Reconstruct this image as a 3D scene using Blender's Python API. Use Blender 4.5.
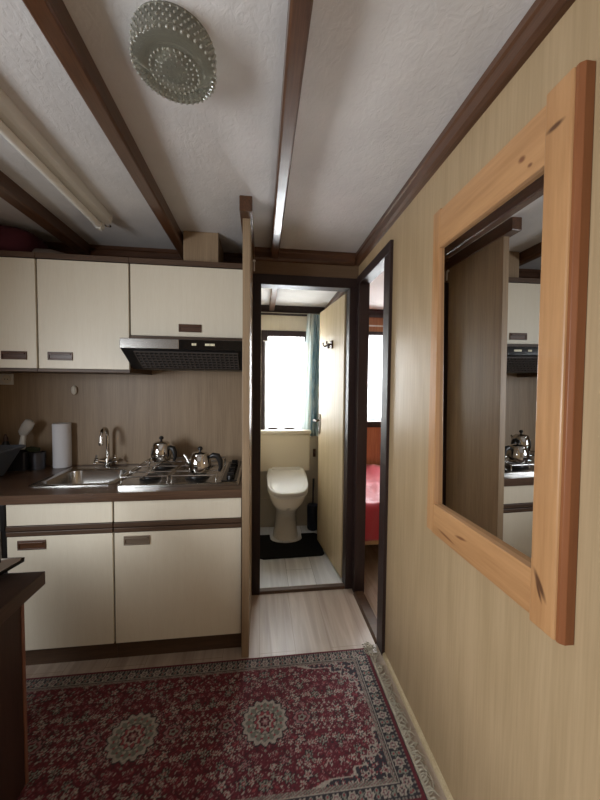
import bpy, bmesh, math, random
import numpy as np
from mathutils import Vector, Matrix
random.seed(7)
PI = math.pi
for o in list(bpy.data.objects): bpy.data.objects.remove(o)
SC = bpy.context.scene
COL = SC.collection

def lin(c):
    out = []
    for v in c:
        v = v / 255.0
        out.append(v / 12.92 if v <= 0.04045 else ((v + 0.055) / 1.055) ** 2.4)
    return out

# ------------------------------------------------------------------ camera
cam_d = bpy.data.cameras.new('camera'); cam = bpy.data.objects.new('camera', cam_d); COL.objects.link(cam)
cam_d.sensor_fit = 'HORIZONTAL'; cam_d.sensor_width = 36.0; cam_d.lens = 36.0 * 322.2 / 600.0
cam_d.clip_start = 0.02
YAW, PITCH, ROLL = -0.121245, -0.040712, 0.010139
cy, sy, cp, sp = math.cos(YAW), math.sin(YAW), math.cos(PITCH), math.sin(PITCH)
f_ = Vector((-sy * cp, cy * cp, sp)); r_ = Vector((cy, sy, 0)); u_ = r_.cross(f_)
cr, sr = math.cos(ROLL), math.sin(ROLL)
r2 = cr * r_ + sr * u_; u2 = -sr * r_ + cr * u_
cam.matrix_world = Matrix(((r2.x, u2.x, -f_.x, 0), (r2.y, u2.y, -f_.y, 0), (r2.z, u2.z, -f_.z, 1.4), (0, 0, 0, 1)))
SC.camera = cam

# ------------------------------------------------------------------ world, daylight, exposure
w = bpy.data.worlds.new('overcast_sky'); SC.world = w; w.use_nodes = True
w.node_tree.nodes['Background'].inputs[0].default_value = (0.86, 0.93, 1.0, 1)
w.node_tree.nodes['Background'].inputs[1].default_value = 1.1

def area(name, loc, rot, sx, sy, power, col=(1, 1, 1)):
    d = bpy.data.lights.new(name, 'AREA'); d.shape = 'RECTANGLE'; d.size = sx; d.size_y = sy
    d.energy = power; d.color = col
    o = bpy.data.objects.new(name, d); COL.objects.link(o); o.location = loc; o.rotation_euler = rot
    return o
# daylight outside the three windows (the two seen ones and one in the left wall)
area('daylight_toilet', (0.24, 3.36, 1.46), (-PI / 2 + 0.3, 0, 0), 0.5, 1.0, 47, (0.92, 0.97, 1.0))
area('daylight_bedroom', (1.45, 3.36, 1.5), (-PI / 2 + 0.35, 0, 0), 1.1, 0.95, 80, (0.95, 0.98, 1.0))
area('daylight_left', (-1.97, -0.25, 1.36), (0, -PI / 2 + 0.45, 0), 0.78, 2.0, 91, (0.92, 0.96, 1.0))
vs = SC.view_settings
vs.view_transform = 'Standard'; vs.look = 'None'; vs.gamma = 1.0; vs.use_curve_mapping = False
vs.exposure = 0.0

# ------------------------------------------------------------------ materials
def nmat(name):
    m = bpy.data.materials.new(name); m.use_nodes = True
    nt = m.node_tree; b = nt.nodes['Principled BSDF']
    return m, nt, b

def plain(name, c, rough=0.5, metal=0.0, bump=0.0, bscale=200, var=0.0, vscale=6, coat=0.0, sheen=0.0):
    m, nt, b = nmat(name)
    c = lin(c)
    b.inputs['Base Color'].default_value = (*c, 1); b.inputs['Roughness'].default_value = rough
    b.inputs['Metallic'].default_value = metal; b.inputs['Coat Weight'].default_value = coat
    if sheen: b.inputs['Sheen Weight'].default_value = sheen
    tc = nt.nodes.new('ShaderNodeTexCoord')
    if var:
        n = nt.nodes.new('ShaderNodeTexNoise'); n.inputs['Scale'].default_value = vscale; n.inputs['Detail'].default_value = 6
        nt.links.new(tc.outputs['Object'], n.inputs['Vector'])
        r = nt.nodes.new('ShaderNodeValToRGB')
        r.color_ramp.elements[0].position = 0.3; r.color_ramp.elements[1].position = 0.7
        r.color_ramp.elements[0].color = (*[v * (1 - var) for v in c], 1); r.color_ramp.elements[1].color = (*[min(1, v * (1 + var)) for v in c], 1)
        nt.links.new(n.outputs['Fac'], r.inputs['Fac']); nt.links.new(r.outputs['Color'], b.inputs['Base Color'])
    if bump:
        n2 = nt.nodes.new('ShaderNodeTexNoise'); n2.inputs['Scale'].default_value = bscale; n2.inputs['Detail'].default_value = 4
        nt.links.new(tc.outputs['Object'], n2.inputs['Vector'])
        bp = nt.nodes.new('ShaderNodeBump'); bp.inputs['Strength'].default_value = bump; bp.inputs['Distance'].default_value = 0.004
        nt.links.new(n2.outputs['Fac'], bp.inputs['Height']); nt.links.new(bp.outputs['Normal'], b.inputs['Normal'])
    return m

def wood(name, c1, c2, axis='z', scale=14.0, stretch=0.05, rough=0.45, knots=None, fine=0.5, bump=0.06, coat=0.0, cath=0.0):
    """grain running along the given axis"""
    m, nt, b = nmat(name)
    tc = nt.nodes.new('ShaderNodeTexCoord'); mp = nt.nodes.new('ShaderNodeMapping')
    s = [1, 1, 1]; s['xyz'.index(axis)] = stretch
    mp.inputs['Scale'].default_value = s
    nt.links.new(tc.outputs['Object'], mp.inputs['Vector'])
    n1 = nt.nodes.new('ShaderNodeTexNoise'); n1.inputs['Scale'].default_value = scale; n1.inputs['Detail'].default_value = 5; n1.inputs['Distortion'].default_value = 0.6
    n2 = nt.nodes.new('ShaderNodeTexNoise'); n2.inputs['Scale'].default_value = scale * 9; n2.inputs['Detail'].default_value = 3
    nt.links.new(mp.outputs['Vector'], n1.inputs['Vector']); nt.links.new(mp.outputs['Vector'], n2.inputs['Vector'])
    mx = nt.nodes.new('ShaderNodeMix'); mx.data_type = 'FLOAT'; mx.inputs[0].default_value = fine
    nt.links.new(n1.outputs['Fac'], mx.inputs[2]); nt.links.new(n2.outputs['Fac'], mx.inputs[3])
    fac = mx.outputs[0]
    if cath:  # cathedral figure: wavy bands of a low-frequency field
        n3 = nt.nodes.new('ShaderNodeTexNoise'); n3.inputs['Scale'].default_value = 2.2; n3.inputs['Detail'].default_value = 1
        mp3 = nt.nodes.new('ShaderNodeMapping'); s3 = [1, 1, 1]; s3['xyz'.index(axis)] = 0.22; mp3.inputs['Scale'].default_value = s3
        nt.links.new(tc.outputs['Object'], mp3.inputs['Vector']); nt.links.new(mp3.outputs['Vector'], n3.inputs['Vector'])
        k = nt.nodes.new('ShaderNodeMath'); k.operation = 'MULTIPLY'; k.inputs[1].default_value = 60
        nt.links.new(n3.outputs['Fac'], k.inputs[0])
        sn = nt.nodes.new('ShaderNodeMath'); sn.operation = 'SINE'; nt.links.new(k.outputs[0], sn.inputs[0])
        sc = nt.nodes.new('ShaderNodeMath'); sc.operation = 'MULTIPLY_ADD'; sc.inputs[1].default_value = cath
        nt.links.new(sn.outputs[0], sc.inputs[0]); nt.links.new(fac, sc.inputs[2]); fac = sc.outputs[0]
    r = nt.nodes.new('ShaderNodeValToRGB')
    r.color_ramp.elements[0].position = 0.36; r.color_ramp.elements[1].position = 0.64
    r.color_ramp.elements[0].color = (*lin(c1), 1); r.color_ramp.elements[1].color = (*lin(c2), 1)
    nt.links.new(fac, r.inputs['Fac'])
    col = r.outputs['Color']
    if knots:
        kc, pts = knots
        for (px, py, pz, ry, rz, ang) in pts:   # dark eye-shaped knots in the Y-Z plane of the face
            sub = nt.nodes.new('ShaderNodeVectorMath'); sub.operation = 'SUBTRACT'; sub.inputs[1].default_value = (px, py, pz)
            nt.links.new(tc.outputs['Object'], sub.inputs[0])
            mr = nt.nodes.new('ShaderNodeMapping'); mr.vector_type = 'TEXTURE'
            mr.inputs['Rotation'].default_value = (ang, 0, 0); mr.inputs['Scale'].default_value = (1.0, ry, rz)
            nt.links.new(sub.outputs[0], mr.inputs['Vector'])
            sx = nt.nodes.new('ShaderNodeSeparateXYZ'); nt.links.new(mr.outputs[0], sx.inputs[0])
            cb = nt.nodes.new('ShaderNodeCombineXYZ'); nt.links.new(sx.outputs[1], cb.inputs[1]); nt.links.new(sx.outputs[2], cb.inputs[2])
            ln = nt.nodes.new('ShaderNodeVectorMath'); ln.operation = 'LENGTH'; nt.links.new(cb.outputs[0], ln.inputs[0])
            mr2 = nt.nodes.new('ShaderNodeMapRange'); mr2.inputs[1].default_value = 0.5; mr2.inputs[2].default_value = 1.2
            mr2.inputs[3].default_value = 0.85; mr2.inputs[4].default_value = 0.0
            nt.links.new(ln.outputs['Value'], mr2.inputs[0])
            mm = nt.nodes.new('ShaderNodeMix'); mm.data_type = 'RGBA'
            nt.links.new(mr2.outputs[0], mm.inputs[0]); nt.links.new(col, mm.inputs[6]); mm.inputs[7].default_value = (*lin(kc), 1)
            col = mm.outputs[2]
    nt.links.new(col, b.inputs['Base Color'])
    b.inputs['Roughness'].default_value = rough; b.inputs['Coat Weight'].default_value = coat
    bp = nt.nodes.new('ShaderNodeBump'); bp.inputs['Strength'].default_value = bump; bp.inputs['Distance'].default_value = 0.003
    nt.links.new(fac, bp.inputs['Height']); nt.links.new(bp.outputs['Normal'], b.inputs['Normal'])
    return m

def planks(name, c1, c2, seam, axis='y', width=0.13, length=1.2, rough=0.35):
    """laminate boards running along the axis"""
    m, nt, b = nmat(name)
    tc = nt.nodes.new('ShaderNodeTexCoord'); mp = nt.nodes.new('ShaderNodeMapping')
    if axis == 'y': mp.inputs['Rotation'].default_value = (0, 0, PI / 2)
    nt.links.new(tc.outputs['Object'], mp.inputs['Vector'])
    bk = nt.nodes.new('ShaderNodeTexBrick'); bk.offset = 0.37; bk.inputs['Scale'].default_value = 1
    bk.inputs['Brick Width'].default_value = length; bk.inputs['Row Height'].default_value = width
    bk.inputs['Mortar Size'].default_value = 0.0012; bk.inputs['Mortar Smooth'].default_value = 0.3
    bk.inputs['Color1'].default_value = (0.44, 0.44, 0.44, 1); bk.inputs['Color2'].default_value = (0.56, 0.56, 0.56, 1)
    nt.links.new(mp.outputs[0], bk.inputs['Vector'])
    m2 = nt.nodes.new('ShaderNodeMapping'); m2.inputs['Scale'].default_value = (0.07, 1, 1)
    nt.links.new(mp.outputs[0], m2.inputs['Vector'])
    n = nt.nodes.new('ShaderNodeTexNoise'); n.inputs['Scale'].default_value = 22; n.inputs['Detail'].default_value = 6; n.inputs['Distortion'].default_value = 0.8
    nt.links.new(m2.outputs[0], n.inputs['Vector'])
    mx = nt.nodes.new('ShaderNodeMix'); mx.data_type = 'RGBA'; mx.inputs[0].default_value = 0.35
    nt.links.new(n.outputs['Fac'], mx.inputs[6]); nt.links.new(bk.outputs['Color'], mx.inputs[7])
    r = nt.nodes.new('ShaderNodeValToRGB'); r.color_ramp.elements[0].position = 0.36; r.color_ramp.elements[1].position = 0.64
    r.color_ramp.elements[0].color = (*lin(c1), 1); r.color_ramp.elements[1].color = (*lin(c2), 1)
    nt.links.new(mx.outputs[2], r.inputs['Fac'])
    m3 = nt.nodes.new('ShaderNodeMix'); m3.data_type = 'RGBA'; nt.links.new(bk.outputs['Fac'], m3.inputs[0])
    nt.links.new(r.outputs['Color'], m3.inputs[6]); m3.inputs[7].default_value = (*lin(seam), 1)
    nt.links.new(m3.outputs[2], b.inputs['Base Color'])
    b.inputs['Roughness'].default_value = rough
    return m

def sheer(name, c, transp=0.4, transl=0.5, tex=None):
    m = bpy.data.materials.new(name); m.use_nodes = True; nt = m.node_tree
    for n in list(nt.nodes): nt.nodes.remove(n)
    out = nt.nodes.new('ShaderNodeOutputMaterial'); c = (*lin(c), 1)
    d = nt.nodes.new('ShaderNodeBsdfDiffuse'); t = nt.nodes.new('ShaderNodeBsdfTranslucent'); tr = nt.nodes.new('ShaderNodeBsdfTransparent')
    d.inputs[0].default_value = c; t.inputs[0].default_value = c
    if tex:
        tc = nt.nodes.new('ShaderNodeTexCoord'); n = nt.nodes.new('ShaderNodeTexNoise'); n.inputs['Scale'].default_value = tex[1]; n.inputs['Detail'].default_value = 4
        mp = nt.nodes.new('ShaderNodeMapping'); mp.inputs['Scale'].default_value = (1, 1, 0.45)
        nt.links.new(tc.outputs['Object'], mp.inputs[0]); nt.links.new(mp.outputs[0], n.inputs['Vector'])
        r = nt.nodes.new('ShaderNodeValToRGB'); r.color_ramp.elements[0].position = 0.4; r.color_ramp.elements[1].position = 0.62
        r.color_ramp.elements[0].color = c; r.color_ramp.elements[1].color = (*lin(tex[0]), 1)
        nt.links.new(n.outputs['Fac'], r.inputs[0]); nt.links.new(r.outputs[0], d.inputs[0]); nt.links.new(r.outputs[0], t.inputs[0])
    a = nt.nodes.new('ShaderNodeMixShader'); a.inputs[0].default_value = transl
    nt.links.new(d.outputs[0], a.inputs[1]); nt.links.new(t.outputs[0], a.inputs[2])
    b = nt.nodes.new('ShaderNodeMixShader'); b.inputs[0].default_value = transp
    nt.links.new(a.outputs[0], b.inputs[1]); nt.links.new(tr.outputs[0], b.inputs[2])
    nt.links.new(b.outputs[0], out.inputs[0])
    return m

def glass_pane(name):
    m = bpy.data.materials.new(name); m.use_nodes = True; nt = m.node_tree
    for n in list(nt.nodes): nt.nodes.remove(n)
    out = nt.nodes.new('ShaderNodeOutputMaterial')
    tr = nt.nodes.new('ShaderNodeBsdfTransparent'); g = nt.nodes.new('ShaderNodeBsdfGlossy'); g.inputs['Roughness'].default_value = 0.02
    mx = nt.nodes.new('ShaderNodeMixShader'); mx.inputs[0].default_value = 0.06
    nt.links.new(tr.outputs[0], mx.inputs[1]); nt.links.new(g.outputs[0], mx.inputs[2]); nt.links.new(mx.outputs[0], out.inputs[0])
    return m

def ceiling_mat(name, c):
    m, nt, b = nmat(name)
    tc = nt.nodes.new('ShaderNodeTexCoord')
    n = nt.nodes.new('ShaderNodeTexNoise'); n.inputs['Scale'].default_value = 45; n.inputs['Detail'].default_value = 5; n.inputs['Distortion'].default_value = 1.2
    v = nt.nodes.new('ShaderNodeTexNoise'); v.inputs['Scale'].default_value = 5; v.inputs['Detail'].default_value = 3
    mp = nt.nodes.new('ShaderNodeMapping'); mp.inputs['Scale'].default_value = (1.0, 0.7, 1)
    nt.links.new(tc.outputs['Object'], mp.inputs[0])
    nt.links.new(mp.outputs[0], n.inputs['Vector']); nt.links.new(tc.outputs['Object'], v.inputs['Vector'])
    r = nt.nodes.new('ShaderNodeValToRGB'); r.color_ramp.elements[0].position = 0.3; r.color_ramp.elements[1].position = 0.7
    l = lin(c); r.color_ramp.elements[0].color = (*[x * .92 for x in l], 1); r.color_ramp.elements[1].color = (*[min(1, x * 1.06) for x in l], 1)
    nt.links.new(v.outputs['Fac'], r.inputs[0]); nt.links.new(r.outputs[0], b.inputs['Base Color'])
    b.inputs['Roughness'].default_value = 0.9
    bp = nt.nodes.new('ShaderNodeBump'); bp.inputs['Strength'].default_value = 0.35; bp.inputs['Distance'].default_value = 0.006
    nt.links.new(n.outputs['Fac'], bp.inputs['Height']); nt.links.new(bp.outputs['Normal'], b.inputs['Normal'])
    return m

M = {}
M['ceiling'] = ceiling_mat('textured_ceiling_paint', (215, 212, 210))
M['oak'] = wood('pale_oak_panel', (160, 136, 102), (174, 149, 115), 'z', 18, 0.03, 0.42, fine=0.55, bump=0.03, cath=0.05)
M['brownpanel'] = wood('grey_brown_panel', (141, 119, 94), (164, 141, 113), 'z', 20, 0.03, 0.45, fine=0.5, bump=0.03)
M['dark'] = wood('dark_stained_frame', (32, 18, 16), (46, 27, 24), 'z', 18, 0.05, 0.5, bump=0.03)
M['beam'] = wood('brown_stained_beam', (68, 42, 25), (98, 64, 42), 'y', 22, 0.06, 0.33, bump=0.12, coat=0.25)
M['beamx'] = wood('brown_stained_moulding', (68, 42, 25), (98, 64, 42), 'x', 22, 0.06, 0.35, bump=0.1, coat=0.3)
M['cream'] = wood('cream_laminate', (228, 219, 199), (233, 225, 206), 'z', 40, 0.05, 0.42, fine=0.6, bump=0.01)
M['cabbody'] = wood('brown_carcass', (72, 53, 39), (94, 71, 53), 'x', 20, 0.05, 0.5)
M['strip'] = wood('brown_grip_strip', (66, 48, 35), (86, 64, 47), 'x', 20, 0.05, 0.45)
M['handle'] = wood('red_brown_handle', (70, 44, 28), (92, 60, 40), 'x', 30, 0.08, 0.35)
M['counter'] = wood('brown_worktop', (76, 55, 41), (102, 77, 59), 'x', 18, 0.05, 0.3, bump=0.03, coat=0.2)
M['darkwood'] = wood('dark_brown_sideboard', (52, 33, 25), (72, 48, 36), 'y', 18, 0.06, 0.4)
M['darkwoodz'] = wood('dark_brown_side_panel', (46, 28, 24), (62, 40, 34), 'z', 18, 0.06, 0.45)
M['floor'] = planks('greyed_oak_laminate', (160, 142, 126), (194, 178, 162), (146, 128, 112), 'y', 0.19)
M['tfloor'] = planks('pale_grey_laminate', (206, 207, 208), (238, 239, 240), (100, 100, 100), 'y', 0.2)
M['twall'] = wood('toilet_pale_panel', (226, 216, 196), (236, 228, 208), 'z', 18, 0.04, 0.5, bump=0.02)
M['door'] = wood('pale_oak_door', (182, 162, 126), (204, 186, 150), 'z', 22, 0.03, 0.5, fine=0.6, bump=0.02)
M['redwood'] = wood('orange_brown_panelling', (150, 98, 66), (178, 124, 88), 'z', 22, 0.04, 0.45)
M['steel'] = plain('brushed_steel', (190, 188, 184), 0.22, 1.0, var=0.05)
M['chrome'] = plain('chrome', (205, 203, 200), 0.06, 1.0)
M['hobsteel'] = plain('hob_steel', (200, 198, 194), 0.2, 1.0)
M['black'] = plain('black_plastic', (22, 21, 22), 0.35)
M['blackgloss'] = plain('black_gloss', (14, 13, 14), 0.12)
M['iron'] = plain('dark_enamel', (38, 36, 36), 0.35, 0.2)
M['white'] = plain('white_plastic', (222, 220, 214), 0.4)
M['offwhite'] = plain('off_white_plastic', (226, 218, 202), 0.45)
M['ceramic'] = plain('white_ceramic', (236, 231, 220), 0.12, coat=0.5)
M['paper'] = plain('paper_towel', (232, 233, 238), 0.95, bump=0.25, bscale=160)
M['greyplastic'] = plain('grey_plastic', (96, 102, 112), 0.45)
M['darkgrey'] = plain('dark_grey_plastic', (52, 52, 58), 0.4)
M['blue'] = plain('blue_grey_glass', (48, 66, 92), 0.25)
M['navy'] = plain('dark_blue_plastic', (22, 30, 48), 0.35)
M['mat'] = plain('black_bath_mat', (9, 9, 10), 1.0, bump=1.0, bscale=260)
M['burgundy'] = plain('burgundy_fabric', (74, 22, 34), 0.9, bump=0.4, bscale=120)
M['greyfab'] = plain('grey_wrapping', (120, 108, 100), 0.8, bump=0.3, bscale=60)
M['red'] = plain('crimson_bedspread', (186, 34, 62), 0.4, bump=0.25, bscale=40, sheen=0.7)
M['lightwood'] = wood('pale_bed_board', (190, 160, 120), (208, 180, 142), 'x', 20, 0.05, 0.5)
M['fringe'] = plain('cream_cotton_fringe', (178, 170, 152), 0.95)
M['brass'] = plain('aged_brass', (78, 60, 40), 0.5, 0.7)
M['brownplastic'] = plain('brown_plastic', (74, 46, 34), 0.4)
M['mirror'] = plain('silvered_mirror', (225, 226, 226), 0.0, 1.0)
M['lace'] = sheer('white_net_lace', (245, 245, 245), 0.42, 0.6)
M['teal'] = sheer('teal_print_curtain', (160, 192, 206), 0.0, 0.45, tex=((222, 234, 236), 14))
M['sage'] = sheer('sage_curtain_lining', (222, 230, 230), 0.03, 0.5, tex=((236, 238, 232), 20))
M['pane'] = glass_pane('window_glass')
M['green'] = plain('green_sponge', (58, 66, 44), 0.9, bump=0.4)
M['bristle'] = plain('white_bristle', (196, 192, 186), 0.8, bump=0.5, bscale=300)
M['ledwhite'] = plain('pale_switch', (226, 220, 190), 0.4)
PINE = dict(c1=(163, 118, 76), c2=(190, 144, 98))
M['pinez'] = wood('pine_stile', PINE['c1'], PINE['c2'], 'z', 12, 0.06, 0.38, fine=0.35, bump=0.04, coat=0.15,
                  knots=((70, 38, 24), [(0, -0.238, 0.505, 0.022, 0.007, 0.0), (0, -0.238, -0.485, 0.007, 0.034, -0.5), (0, -0.236, -0.50, 0.004, 0.024, -0.35)]))
M['piney'] = wood('pine_rail', PINE['c1'], PINE['c2'], 'y', 12, 0.06, 0.38, fine=0.35, bump=0.04, coat=0.15,
                  knots=((110, 62, 36), [(0, -0.14, 0.505, 0.012, 0.008, 0.3), (0, -0.165, 0.475, 0.008, 0.005, 0.3), (0, 0.06, -0.52, 0.03, 0.005, -0.15), (0, 0.14, -0.55, 0.05, 0.004, 0.1)]))
M['pineshade'] = wood('pine_shaded_edge', (124, 72, 40), (144, 90, 54), 'z', 12, 0.06, 0.4, fine=0.35)  # reddish pine, darkened so the colour carries the outer side's shade

# ------------------------------------------------------------------ geometry helpers
def nb(): return bmesh.new()

def box(bm, x0, x1, y0, y1, z0, z1):
    vs_ = [bm.verts.new(v) for v in ((x0, y0, z0), (x1, y0, z0), (x1, y1, z0), (x0, y1, z0), (x0, y0, z1), (x1, y0, z1), (x1, y1, z1), (x0, y1, z1))]
    for f in ((0, 3, 2, 1), (4, 5, 6, 7), (0, 1, 5, 4), (1, 2, 6, 5), (2, 3, 7, 6), (3, 0, 4, 7)):
        bm.faces.new([vs_[i] for i in f])
    return bm

def prism(bm, poly, axis, a0, a1):
    """extrude polygon (list of 2D in the two remaining axes, in xyz order) along axis"""
    k = 'xyz'.index(axis)
    def mk(p, a):
        v = list(p); v.insert(k, a); return v
    A = [bm.verts.new(mk(p, a0)) for p in poly]; B = [bm.verts.new(mk(p, a1)) for p in poly]
    n = len(poly)
    bm.faces.new(A); bm.faces.new(list(reversed(B)))
    for i in range(n):
        bm.faces.new((A[i], B[i], B[(i + 1) % n], A[(i + 1) % n]))
    return bm

def loft(bm, rings, cap=True):
    R = [[bm.verts.new(p) for p in r] for r in rings]
    n = len(R[0])
    for a, b in zip(R, R[1:]):
        for i in range(n):
            bm.faces.new((a[i], a[(i + 1) % n], b[(i + 1) % n], b[i]))
    if cap:
        bm.faces.new(list(reversed(R[0]))); bm.faces.new(R[-1])
    return bm

def lathe(bm, prof, c=(0, 0, 0), seg=32, rad=None):
    rings = []
    for j, (r, z) in enumerate(prof):
        ring = []
        for i in range(seg):
            a = 2 * PI * i / seg
            rr = r * (rad(a, j) if rad else 1)
            ring.append((c[0] + rr * math.cos(a), c[1] + rr * math.sin(a), c[2] + z))
        rings.append(ring)
    return loft(bm, rings)

def tube(bm, pts, r, seg=10, cap=True):
    pts = [Vector(p) for p in pts]
    rs = r if isinstance(r, (list, tuple)) else [r] * len(pts)
    rings = []; up = None
    for i, p in enumerate(pts):
        t = (pts[min(i + 1, len(pts) - 1)] - pts[max(i - 1, 0)]).normalized()
        if up is None:
            up = Vector((0, 0, 1)) if abs(t.z) < 0.9 else Vector((0, 1, 0))
        s = t.cross(up).normalized(); up = s.cross(t).normalized()
        rings.append([p + rs[i] * (math.cos(2 * PI * k / seg) * s + math.sin(2 * PI * k / seg) * up) for k in range(seg)])
    return loft(bm, rings, cap)

def arc(c, r, a0, a1, n, plane='xz'):
    out = []
    for i in range(n + 1):
        a = a0 + (a1 - a0) * i / n
        d = [0, 0, 0]; d['xyz'.index(plane[0])] = r * math.cos(a); d['xyz'.index(plane[1])] = r * math.sin(a)
        out.append((c[0] + d[0], c[1] + d[1], c[2] + d[2]))
    return out

def sheet(bm, fn, nu, nv):
    """open surface fn(u, v) -> point"""
    V = [[bm.verts.new(fn(i / nu, j / nv)) for j in range(nv + 1)] for i in range(nu + 1)]
    for i in range(nu):
        for j in range(nv):
            bm.faces.new((V[i][j], V[i + 1][j], V[i + 1][j + 1], V[i][j + 1]))
    return bm

ROOT = {}
def obj(name, bm, mat, parent=None, bevel=0.0, smooth=False, solid=0.0, label=None, recalc=True, seg=2):
    off = Vector((0, 0, 0))
    if parent is not None:
        r = parent
        while r.parent: r = r.parent
        off = ROOT.get(r, Vector((0, 0, 0)))
    if recalc: bmesh.ops.recalc_face_normals(bm, faces=bm.faces[:])
    bmesh.ops.translate(bm, verts=bm.verts[:], vec=-off)
    if smooth:
        for f in bm.faces: f.smooth = True
        for e in bm.edges:
            if len(e.link_faces) == 2 and e.calc_face_angle(0) > 0.9: e.smooth = False
    me = bpy.data.meshes.new(name); bm.to_mesh(me); bm.free()
    o = bpy.data.objects.new(name, me); COL.objects.link(o)
    mats = mat if isinstance(mat, (list, tuple)) else [mat]
    for m in mats: me.materials.append(m)
    if parent is not None: o.parent = parent
    if bevel:
        b = o.modifiers.new('edge', 'BEVEL'); b.width = bevel; b.segments = seg; b.limit_method = 'ANGLE'; b.angle_limit = 0.7
    if solid:
        s = o.modifiers.new('thick', 'SOLIDIFY'); s.thickness = solid; s.offset = 0
    if label: o['label'] = label
    return o

def thing(name, label, cat, loc, group=None):
    o = bpy.data.objects.new(name, None); COL.objects.link(o); o.location = loc; o.empty_display_size = 0.05
    o['label'] = label; o['category'] = cat
    if group: o['group'] = group
    ROOT[o] = Vector(loc)
    return o

def tag(o, label, cat, group=None):
    o['label'] = label; o['category'] = cat
    if group: o['group'] = group
    return o

def struct(name, bm, mat, label, cat, bevel=0.0, parent=None, smooth=False):
    o = obj(name, bm, mat, parent, bevel, smooth)
    if parent is None:
        o['kind'] = 'structure'; o['label'] = label; o['category'] = cat
    return o

# ================================================================== STRUCTURE
CZ = 2.29      # main ceiling
LZ = 2.185     # lower ceiling over the toilet and bedroom
XL, XR, YB = -1.75, 0.65, -2.0
KY, TY, EY = 2.26, 2.142, 3.18   # kitchen back wall, toilet wall, end wall
struct('floor', box(nb(), XL, XR + 0.0, YB, 2.20, -0.05, 0), M['floor'], 'greyed oak laminate floor of the kitchen and hallway', 'floor')
struct('floor_toilet', box(nb(), -0.09, XR, 2.20, EY, -0.05, 0), M['tfloor'], 'pale grey plank floor in the small toilet room', 'floor')
struct('floor_bedroom', box(nb(), XR, 2.4, 0.9, EY, -0.05, 0), M['floor'], 'laminate floor of the bedroom beyond the narrow doorway', 'floor')
b = nb(); box(b, XL, XR + 0.04, YB, 2.30, CZ, CZ + 0.05)
struct('ceiling', b, M['ceiling'], 'off-white textured ceiling over kitchen and hallway', 'ceiling')
struct('ceiling_toilet', box(nb(), -0.09, XR, 2.20, EY, LZ, LZ + 0.05), M['ceiling'], 'white ceiling inside the toilet room', 'ceiling')
struct('ceiling_bedroom', box(nb(), XR + 0.04, 2.4, 0.9, EY, LZ, LZ + 0.05), M['ceiling'], 'white ceiling inside the bedroom', 'ceiling')
b = nb(); box(b, XR, XR + 0.04, YB, 1.605, 0, CZ); box(b, XR, XR + 0.04, 1.605, 2.10, 2.105, CZ); box(b, XR, XR + 0.04, 2.10, EY, 0, CZ)
struct('wall_right', b, M['oak'], 'long pale oak panelled wall on the right carrying the mirror', 'wall')
b = nb(); box(b, -0.09, -0.03, TY, 2.20, 0, CZ); box(b, 0.615, XR, TY, 2.20, 0, CZ); box(b, -0.03, 0.615, TY, 2.20, 2.095, CZ)
struct('wall_toilet', b, wood('mid_brown_panel', (104, 82, 60), (122, 98, 74), 'x', 18, 0.05, 0.5), 'panelled wall holding the toilet doorway at the end of the hall', 'wall')
struct('wall_kitchen', box(nb(), XL, -0.09, KY, KY + 0.05, 0, CZ), M['brownpanel'], 'grey-brown wood panel wall behind the kitchen counter', 'wall')
b = nb(); box(b, -0.09, -0.052, 2.20, EY, 0, CZ)
struct('wall_toilet_left', b, M['twall'], 'pale left wall of the toilet room', 'wall')
# left wall with a window, rear wall with a window
def wall_open_x(x0, x1, y0, y1, z1, oy0, oy1, oz0, oz1):
    b = nb(); box(b, x0, x1, y0, oy0, 0, z1); box(b, x0, x1, oy1, y1, 0, z1); box(b, x0, x1, oy0, oy1, 0, oz0); box(b, x0, x1, oy0, oy1, oz1, z1); return b
def wall_open_y(y0, y1, x0, x1, z1, holes):
    b = nb(); x = x0
    for (a, c, z0, zz) in holes:
        box(b, x, a, y0, y1, 0, z1); box(b, a, c, y0, y1, 0, z0); box(b, a, c, y0, y1, zz, z1); x = c
    box(b, x, x1, y0, y1, 0, z1); return b
struct('wall_left', wall_open_x(XL - 0.06, XL, YB, KY + 0.05, CZ, -1.25, 0.75, 0.95, 1.72), M['brownpanel'], 'brown panelled left outer wall with the living room window', 'wall')
struct('wall_rear', box(nb(), XL, XR + 0.04, YB - 0.06, YB, 0, CZ), M['brownpanel'], 'brown panelled wall behind the viewer', 'wall')
W1 = (0.062, 0.425, 1.0, 1.885); W2 = (0.985, 1.95, 1.055, 1.905)
b = wall_open_y(EY, EY + 0.06, -0.13, 0.67, CZ, [W1])
struct('wall_end', b, M['twall'], 'cream end wall of the toilet room around its window', 'wall')
b = wall_open_y(EY, EY + 0.06, 0.67, 2.4, CZ, [W2])
struct('wall_bedroom_end', b, M['redwood'], 'orange-brown panelled end wall of the bedroom', 'wall')
struct('wall_bedroom_right', box(nb(), 2.4, 2.44, 0.9, EY, 0, CZ), M['oak'], 'far side wall of the bedroom', 'wall')
struct('wall_bedroom_front', box(nb(), XR + 0.04, 2.4, 0.86, 0.9, 0, CZ), M['oak'], 'near wall of the bedroom', 'wall')
# partition at the end of the kitchen run, with its ceiling rail
b = nb(); box(b, -0.092, -0.055, 1.63, TY, 0, 2.225); box(b, -0.0933, -0.0902, TY, KY, 0, 2.29)
pt = struct('wall_partition', b, M['brownpanel'], 'narrow brown wood partition at the right end of the kitchen units', 'partition', 0.002)
pt2 = struct('trim_1', box(nb(), -0.104, -0.044, 1.56, TY, 2.22, CZ), M['beam'], 'brown rail along the top of the kitchen partition', 'rail', 0.004)

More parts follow.
